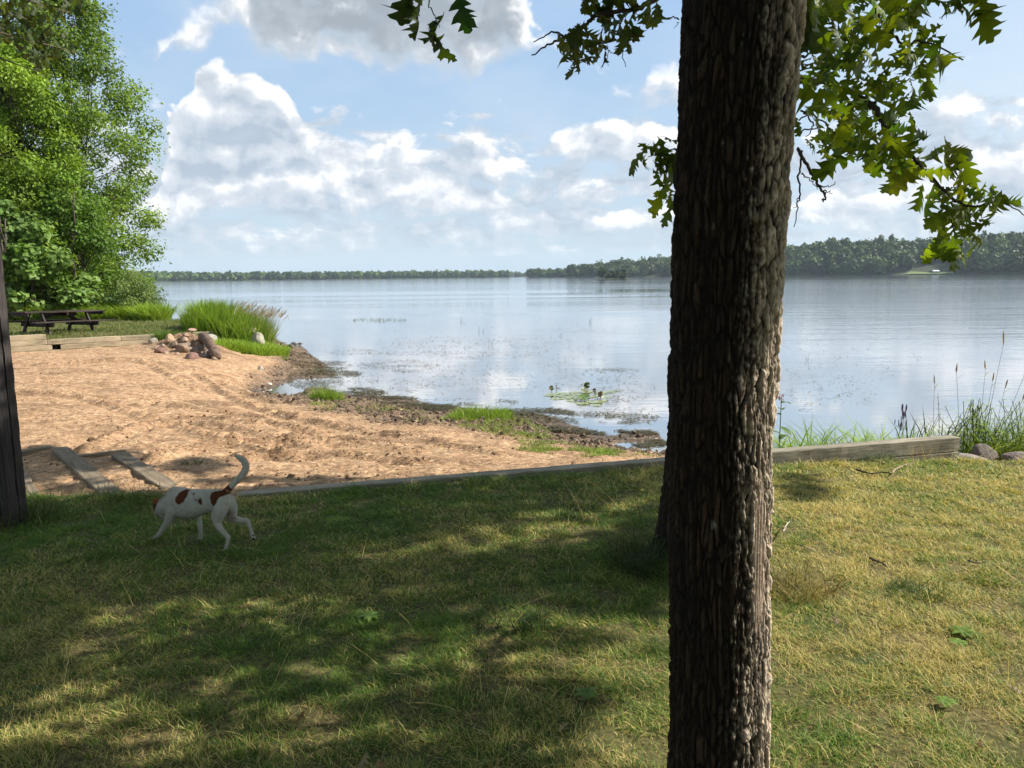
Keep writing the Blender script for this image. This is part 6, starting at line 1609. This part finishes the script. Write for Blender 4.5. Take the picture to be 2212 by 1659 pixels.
def field_group():
    g = bpy.data.node_groups.new('cloud_field', 'ShaderNodeTree')
    g.interface.new_socket('Q', in_out='INPUT', socket_type='NodeSocketVector')
    g.interface.new_socket('D', in_out='OUTPUT', socket_type='NodeSocketFloat')
    g.interface.new_socket('E', in_out='OUTPUT', socket_type='NodeSocketFloat')
    g.interface.new_socket('H', in_out='OUTPUT', socket_type='NodeSocketFloat')
    m = NT('g', g)
    gi = m.n('NodeGroupInput').outputs[0]
    def ns(vec, sc, det, rg=.55, dist=0.0, out=0): return m.n('ShaderNodeTexNoise', {'Vector': vec, 'Scale': sc, 'Detail': det, 'Roughness': rg, 'Distortion': dist}, noise_dimensions='2D').outputs[out]
    w1 = ns(gi, 10.0, 4, .6, 0, 'Color')
    wq = m.vmath('ADD', gi, m.vmath('MULTIPLY', m.vmath('SUBTRACT', w1, (.5, .5, .5)), (.07, .055, 0)))
    sp = m.n('ShaderNodeSeparateXYZ', {0: gi}); sw = m.n('ShaderNodeSeparateXYZ', {0: wq})
    xx = m.mapr(sw.outputs[0], AZ0, AZ1)
    acc = None; crest = 0.0
    for bk in BANKS:
        tp, bt = curve(m, xx, bk['top']), curve(m, xx, bk['bot'])
        d = m.math('MINIMUM', m.math('MULTIPLY', m.math('SUBTRACT', tp, sw.outputs[1]), 1 / bk['soft'][0]), m.math('MULTIPLY', m.math('SUBTRACT', sw.outputs[1], bt), 1 / bk['soft'][1]))
        d = m.math('MINIMUM', m.math('MULTIPLY', d, 1.7 if bk is BANKS[0] else 1.25), 1.3)
        hh = m.math('MULTIPLY', m.mapr(m.math('SUBTRACT', tp, sw.outputs[1]), .085, .0, 0, 1), m.mapr(d, -.3, .3, 0, 1))
        crest = m.math('MAXIMUM', crest, hh)
        acc = d if acc is None else m.math('SMOOTH_MAX', acc, d, .25)
    # streets of small flat clouds low over the horizon, seen edge-on
    lowq = m.n('ShaderNodeCombineXYZ', {0: sp.outputs[0], 1: m.math('MULTIPLY', m.math('POWER', m.math('ADD', sp.outputs[1], .02), .6), 2.3), 2: .3}).outputs[0]
    lo = ns(lowq, 11.0, 6, .6, .4)
    band = m.math('MULTIPLY', m.mapr(sp.outputs[1], .0, .04, 0, 1, True), m.mapr(sp.outputs[1], .26, .13, 0, 1, True))
    lo = m.math('MULTIPLY_ADD', m.math('SUBTRACT', lo, .35), 3.4, m.math('MULTIPLY', m.math('SUBTRACT', band, 1.0), 1.6))
    acc = m.math('SMOOTH_MAX', acc, lo, .3)
    # clouds elsewhere in the sky
    hi = ns(gi, 2.2, 3, .5)
    out_v = m.math('MAXIMUM', m.mapr(m.math('ABSOLUTE', sp.outputs[0]), .64, .85, 0, 1, True), m.mapr(sp.outputs[1], .42, .55, 0, 1, True))
    hi = m.math('MULTIPLY_ADD', m.math('SUBTRACT', hi, .5), 4.0, m.math('MULTIPLY', m.math('SUBTRACT', out_v, 1.0), 3.0))
    acc = m.math('SMOOTH_MAX', acc, hi, .2)
    f1 = ns(m.vmath('MULTIPLY', gi, (1, 1.35, 1)), 15.0, 7, .6, .15)
    bl = m.n('ShaderNodeTexVoronoi', {'Vector': m.vmath('MULTIPLY', wq, (1, 1.25, 1)), 'Scale': 30.0}, feature='F1', voronoi_dimensions='2D').outputs['Distance']
    fine = m.math('MULTIPLY_ADD', m.math('SUBTRACT', f1, .5), 1.5, m.math('MULTIPLY', m.math('SUBTRACT', .42, bl), .60))
    d = m.math('ADD', acc, fine)
    bil = ns(m.vmath('MULTIPLY', wq, (1, 1.2, 1)), 17.0, 4, .5, .1)
    e = m.math('ADD', m.math('MULTIPLY', m.math('MINIMUM', acc, .5), .45), m.math('ADD', m.math('MULTIPLY', fine, .62), m.math('MULTIPLY', bil, 1.6)))
    go = m.n('NodeGroupOutput'); g.links.new(d, go.inputs[0]); g.links.new(e, go.inputs[1])
    if not isinstance(crest, float): g.links.new(crest, go.inputs[2])
    return g
grp = field_group()
def field(v):
    nd = n.n('ShaderNodeGroup'); nd.node_tree = grp; nt.links.new(v, nd.inputs[0]); return nd.outputs
D0, E0, H0 = field(Q)
D1, E1, H1 = field(n.vmath('ADD', Q, (.011, .016, 0)))
mask = n.mapr(D0, -.16, .62, 0, 1, True)
lit = n.math('SUBTRACT', E0, E1)
lit = n.math('MULTIPLY', lit, n.mapr(n.mapr(D0, .3, 1.3, 0, 1), 0, 1, 1.0, .62))
lit = n.math('ADD', n.mapr(lit, -.55, .68, 0, 1), n.math('MULTIPLY', n.math('SUBTRACT', H0, .42), .34))
thick = n.mapr(D0, .3, 1.3, 0, 1, True)
high = n.mapr(el, .20, .27, 0, 1, True)
shade = n.mix(thick, (.50, .59, .69), n.mix(high, (.43, .51, .61), (.35, .40, .455)))
mid = n.mix(n.math('MULTIPLY', high, thick), (.60, .66, .735), (.43, .48, .535))
cloud = n.mix(n.mapr(lit, .22, .50, 0, 1, True), shade, mid)
cloud = n.mix(n.mapr(lit, .46, .86, 0, 1, True), cloud, (.97, .975, .985))
cloud = n.mix(n.mapr(el, .10, .0, 0, .75, True), cloud, (.56, .67, .745))
base = n.mix(1.0, sky.outputs[0], (.115, .115, .115), 'MULTIPLY')
pale = n.mix(n.mapr(el, .03, .40, 0, 1), (.53, .675, .785), (.31, .50, .80))
base = n.mix(n.mapr(el, .30, 1.2, .85, .0), base, pale)
pw = n.noise(n.vmath('MULTIPLY', Q, (1, 2, 1)), 4.0, 4)
base = n.mix(n.math('MULTIPLY', n.mapr(pw, .42, .75), .4), base, (.70, .77, .85))
rt = n.mapr(az, .1, .6, 0, .40, True)
base = n.mix(rt, base, (.70, .82, .91))
colr = n.mix(mask, base, cloud)
bg = n.n('ShaderNodeBackground', {'Color': colr, 'Strength': .715})
wo = n.n('ShaderNodeOutputWorld'); nt.links.new(bg.outputs[0], wo.inputs[0])
world.cycles.sampling_method = 'NONE'

vs = scene.view_settings
scene.display_settings.display_device = 'sRGB'
vs.view_transform = 'Standard'; vs.look = 'None'; vs.exposure = .68; vs.gamma = 1; vs.use_curve_mapping = False
cy = scene.cycles
cy.max_bounces = 6; cy.diffuse_bounces = 3; cy.glossy_bounces = 3; cy.transmission_bounces = 4; cy.transparent_max_bounces = 4; cy.volume_bounces = 1
cy.caustics_reflective = False; cy.caustics_refractive = False
cy.use_denoising = True
try:
    cy.denoiser = 'OPENIMAGEDENOISE'; cy.denoising_input_passes = 'RGB_ALBEDO_NORMAL'
except Exception: pass
cy.use_adaptive_sampling = True; cy.adaptive_threshold = .02
bpy.context.view_layer.update()
